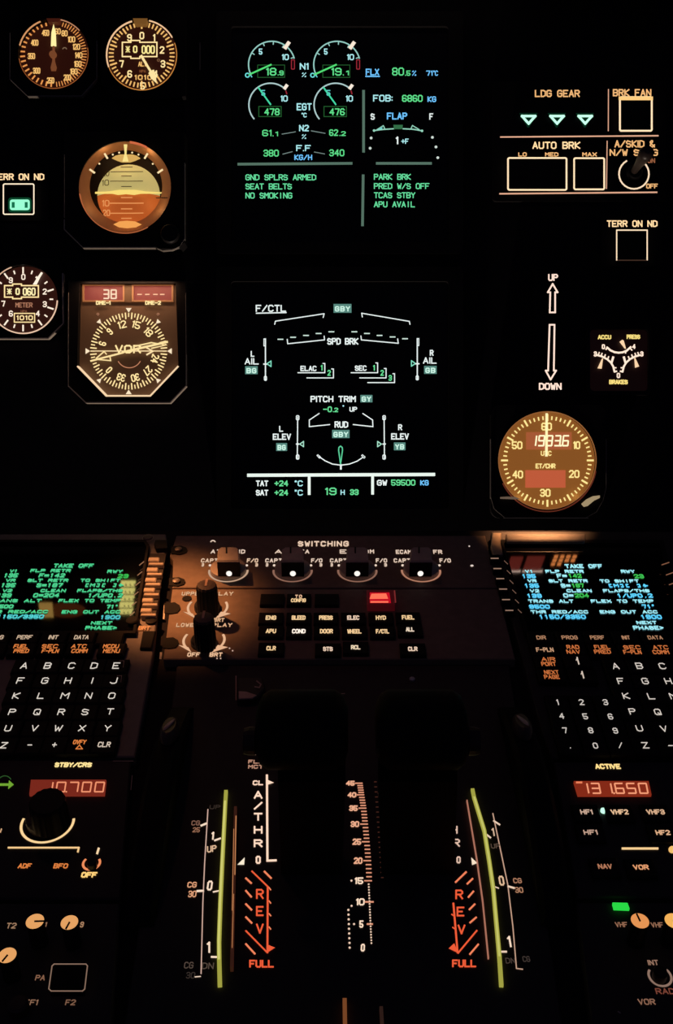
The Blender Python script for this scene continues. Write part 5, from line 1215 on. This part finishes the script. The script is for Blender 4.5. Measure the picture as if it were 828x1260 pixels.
b = B(it); b.line([(606.4, 1001), (615, 1042), (624.8, 1088.8), (631, 1140), (635.4, 1191.6), (643, 1192.6)], 1.3, ZQ); b.done('trim_line', glow(200, 160, 136))
b = B(it)
for a, c, w in (((607.6, 1010), (614.6, 1014.6), 2.0), ((597.4, 1026), (603.4, 1030.6), 2.0), ((625.4, 1090.6), (632.4, 1092.6), 2.4), ((608.6, 1091), (613.4, 1092.8), 1.4), ((616.6, 1171), (622.8, 1171), 2.4)): b.seg(a, c, w, ZQ)
b.done('trim_ticks', glow(236, 206, 180))
T('1', 604.6, 608.6, 1023.8, 10, 1.6, glow(214, 180, 150)); T('UP', 604, 615, 1041, 6, 1.0, glow(90, 72, 60)); T('0', 613.8, 620.2, 1083.6, 12, 1.9, glow(226, 186, 150)); T('1', 624.4, 628.6, 1158.6, 14, 2.2, TW); T('CG', 631.4, 641.8, 1083.6, 6.4, 1.2, glow(170, 120, 92)); T('30', 633.6, 643.6, 1095, 7, 1.2, glow(176, 126, 96)); T('CG', 643, 652, 1180, 7, 1.0, glow(64, 54, 50)); T('DN', 622, 634, 1182, 7, 1.0, glow(70, 58, 52))
# centre position scale, between the two levers
QC = glow(236, 172, 138)
for i, (t, x, y) in enumerate((('45', 431, 963.7), ('40', 433, 978), ('35', 434.8, 994.4), ('30', 436.6, 1014), ('25', 439, 1035.7), ('20', 440.6, 1059), ('15', 441.6, 1083.7), ('10', 443.3, 1109.7), ('5', 444.6, 1137), ('0', 446.4, 1166))):
    wd = 10.6 if len(t) == 2 else 5; T(t, x - wd / 2, x + wd / 2, y, 6.2 + i * 0.35, 1.7, QC if i < 6 else glow(255, 224, 196), shear=0.05)
b = B(it)
xs = [440, 442, 444.6, 446.6, 448.6, 450.4, 451.6, 453.4]; ysl = [963.7, 978, 994.4, 1014, 1035.7, 1059, 1083.7, 1109.7, 1137]
for i in range(7):
    for j in range(5):
        f = j / 5; y = ysl[i] + (ysl[i + 1] - ysl[i]) * f; x = xs[i] + (xs[i + 1] - xs[i]) * f
        if i < 6 or j == 0: b.seg((x - (1.6 if j else 4.4) + 1, y), (x + 6, y), 1.5, ZQ, 0.1)
b.seg((449.6, 1109.7), (459, 1109.7), 2.0, ZQ); b.seg((452, 1137), (458, 1137), 2.0, ZQ); b.done('position_ticks', glow(226, 150, 118))
b = B(it)
for j in range(22): b.disc(453.6 + j * 0.16, 1088 + j * 3.45, 1.1, ZQ, n=8)
for j in range(9): b.disc(428.6 + j * 0.2, 1119.6 + j * 5.8, 1.4, ZQ, n=8)
b.disc(432.6, 1114.6, 1.3, ZQ, n=8); b.disc(432.4, 1083.6, 1.3, ZQ, n=8); b.disc(435.6, 1137, 1.3, ZQ, n=8); b.done('position_dots', glow(240, 206, 180))
b = B(it)
for j in range(20): y = 962 + j * 6.2; b.seg((460.6 + j * 0.45, y), (463 + j * 0.45, y), 1.2, ZQ)
b.done('reflected_ticks', glow(64, 34, 26))  # dim marks paint the scale's reflection in the lever side
for t, x, y in (('15', 468, 978), ('14', 470.6, 994), ('18', 472, 1014), ('23', 474, 1036)): T(t, x - 3.6, x + 4, y, 6, 1.0, glow(44, 26, 22))  # numbers of the same painted reflection
b = B(it); b.strip([(424, 1228), (425, 1290)], 0.0012, HQ, HQ + 0.002); b.done('slot_edge_glow', glow_paint('amber_glint_edge', (.35, .18, .1), (116, 66, 34)))  # orange glints put in as glowing strips, here and next line
b = B(it); b.strip([(469, 1238), (472, 1290)], 0.0010, HQ, HQ + 0.002); b.done('slot_edge_glow', glow_paint('dim_glint_edge', (.3, .16, .1), (40, 24, 18)))
# small fittings seen in the half light
b = B(it); b.line([(290.4, 832), (290.4, 861)], 1.4, ZQ); b.done('bracket_edge', paint('bracket_edge_brown', (0.7, 0.5, 0.4), 0.5))
b = B(it); b.prism([(291.4, 833), (323, 833), (326, 846), (316, 858), (306, 860.6), (291.6, 860.6)], HQ, HQ + 0.003, 0.0006); k = b.done('hinge_bracket', paint('dull_bracket', (.05, .032, .028), .4))
b = B(it); b.prism([(293.6, 850), (303, 850.6), (316, 855), (310, 858.8), (293.6, 859.4)], HQ + 0.003, HQ + 0.0036, 0.0002); b.done('lip_glint', paint('lip_glint_paint', (0.7, 0.5, 0.4), 0.5), k)  # pale patch paints the reflection off the metal bracket
b = B(it); b.line([(316, 838), (321, 842), (319, 846), (313.6, 845)], 1.6, HQ + 0.0034); b.done('pale_spot', paint('pale_spot_brown', (0.6, 0.45, 0.38), 0.5), k)  # short pale line on the bracket
b = B(it); b.uarc(214, 884, 0.0030, -100, 110, 0.0010, ZQ); b.done('screw_ring', paint('dull_screw_ring', (0.7, 0.6, 0.55), 0.5))
b = B(it); b.lathe(507, 836.6, [(0.0012, HQ), (0.0012, HQ + 0.0008), (0.0007, HQ + 0.0012)]); b.done('rivet', paint('bright_rivet', (0.9, 0.85, 0.8), 0.3, 0.5))
b = B(it); b.line([(400, 854), (424, 853.4)], 0.9, ZQ); b.line([(470, 853), (540, 851.6)], 0.7, ZQ); b.done('pale_edge_line', paint('pale_mark_paint', (0.6, 0.5, 0.44), 0.45))  # two thin pale lines on the faceplate
B(it).strip([(306, 926), (320, 926)], 0.0006, HQ, HQ + 0.001).done('gate_edge', LEVER)

# ------------------------------------------------------------------ thrust levers
def lever(label, x0, x1, hx0, hx1, yb):
    it = Item('thrust_lever', label, 'lever', PED, (x0 + x1) / 2, 1062, 'thrust levers at idle')
    b = B(it)
    base = [b.P(x, y, HQ + G) for x, y in ((x0 + 4, 1076), (x1 - 4, 1076), (x1 - 4, 1052), (x0 + 4, 1052))]
    hs = 0.046; up_ = [b.P(x, y, hs) for x, y in ((x0, 962), (x1, 962), (x1, 930), (x0, 930))]
    mid = [tuple((Vector(p) * 0.5 + Vector(r) * 0.5) + Vector((0, 0, 0.0))) for p, r in zip(base, up_)]
    b.loft([base, mid, up_]); b.done('arm', LEVER)
    b = B(it); secs = []
    for t, s_ in ((0, 0.55), (0.05, 0.86), (0.14, 1), (0.86, 1), (0.95, 0.86), (1, 0.55)):
        x = hx0 + (hx1 - hx0) * t
        c = Vector(b.P(x, 897, 0.056)); ry, rz = 0.0150 * s_, 0.0105 * s_
        secs.append([(c.x, c.y + ry * math.cos(2 * math.pi * i / 24), c.z + rz * math.sin(2 * math.pi * i / 24)) for i in range(24)])
    b.loft(secs, True); b.done('grip', LEVER)
    b = B(it); c = b.P((hx0 + hx1) / 2 + (14 if x0 > 414 else -14), 905, 0.060)
    b.lathe(0, 0, [(0.0001, 0)]) if False else None
    u, v, w = b.P(hx1 - 4 if x0 > 414 else hx0 + 4, 912, 0.056)
    s2 = []
    for t, r in ((0, 0.0045), (0.5, 0.0045), (0.9, 0.004), (1, 0.002)):
        X = u + (0.004 * t + 0.0015) * (1 if x0 > 414 else -1)
        s2.append([(X, v + r * math.cos(2 * math.pi * i / 16), w + r * math.sin(2 * math.pi * i / 16)) for i in range(16)])
    b.loft(s2); b.done('disconnect_button', paint('dark_red_button', (.03, .01, .01), .5))


lever('black thrust lever beside the A/THR scale with the CL mark', 342, 425, 316, 428, 1062)
lever('black thrust lever hiding part of the THR lettering, on the side of the ACTIVE radio', 465, 562.5, 462, 574, 1062)


# ------------------------------------------------------------------ pitch trim wheels
def wheel(label, x0, x1, flip, hy):
    it = Item('trim_wheel', label, 'trim wheel', PED, (x0 + x1) / 2, 1000, 'pitch trim wheels')
    b = B(it); ua = b.P(x0, 1000, 0.012)[0]; ub = b.P(x1, 1000, 0.012)[0]
    Rw = 0.110; dz = 0.094; v0 = 0.002
    a1 = math.acos((dz + HQ + G * 2) / Rw); n = 40; prof = []
    for i in range(n + 1):
        a = -a1 + 2 * a1 * i / n; prof.append((v0 + Rw * math.sin(a), Rw * math.cos(a) - dz))
    e = 0.0016
    secs = []
    for u, r in ((ua, -e), (ua + e, 0), (ub - e, 0), (ub, -e)):
        secs.append([(u, v, max(HQ + G, z + r)) for v, z in prof])
    b.loft(secs); b.done('rim', LEVER)
    # fold-out handle recess on the rim
    a = math.asin(max(-1, min(1, (b.P(0, hy, 0.010)[1] - v0) / Rw)))
    c = Vector(((ua + ub) / 2, v0 + Rw * math.sin(a), Rw * math.cos(a) - dz)); t = Vector((0, math.cos(a), -math.sin(a))); nn = Vector((0, math.sin(a), math.cos(a)))
    b = B(it); secs = []
    for k, s_ in ((0.0002, 1), (0.0030, 0.96), (0.0042, 0.7)):
        secs.append([tuple(c + nn * k + Vector((1, 0, 0)) * (ub - ua) * 0.34 * s_ * math.cos(2 * math.pi * i / 24) + t * 0.0085 * s_ * math.sin(2 * math.pi * i / 24)) for i in range(24)])
    b.loft(secs, True); h = b.done('crank_handle', paint('worn_handle', (.05, .035, .032), .35))
    b = B(it); secs = []
    for k, s_ in ((0.0043, 1), (0.0048, 0.8)):
        secs.append([tuple(c + nn * k + Vector((1, 0, 0)) * ((ub - ua) * 0.09 * s_ * math.cos(2 * math.pi * i / 16) + flip * 0.004 * math.sin(2 * math.pi * i / 16) * -0.35) + t * 0.0042 * s_ * math.sin(2 * math.pi * i / 16)) for i in range(16)])
    b.loft(secs, True); b.done('handle_glint', paint('handle_glint_paint', (0.75, 0.6, 0.52), 0.5), h)  # glint on the crank handle painted as a pale oval


wheel('black trim wheel beside the radio panel with the large tuning knob', 172, 208, -1, 912)
wheel('black trim wheel beside the radio panel reading 131.650', 646, 684, 1, 905)
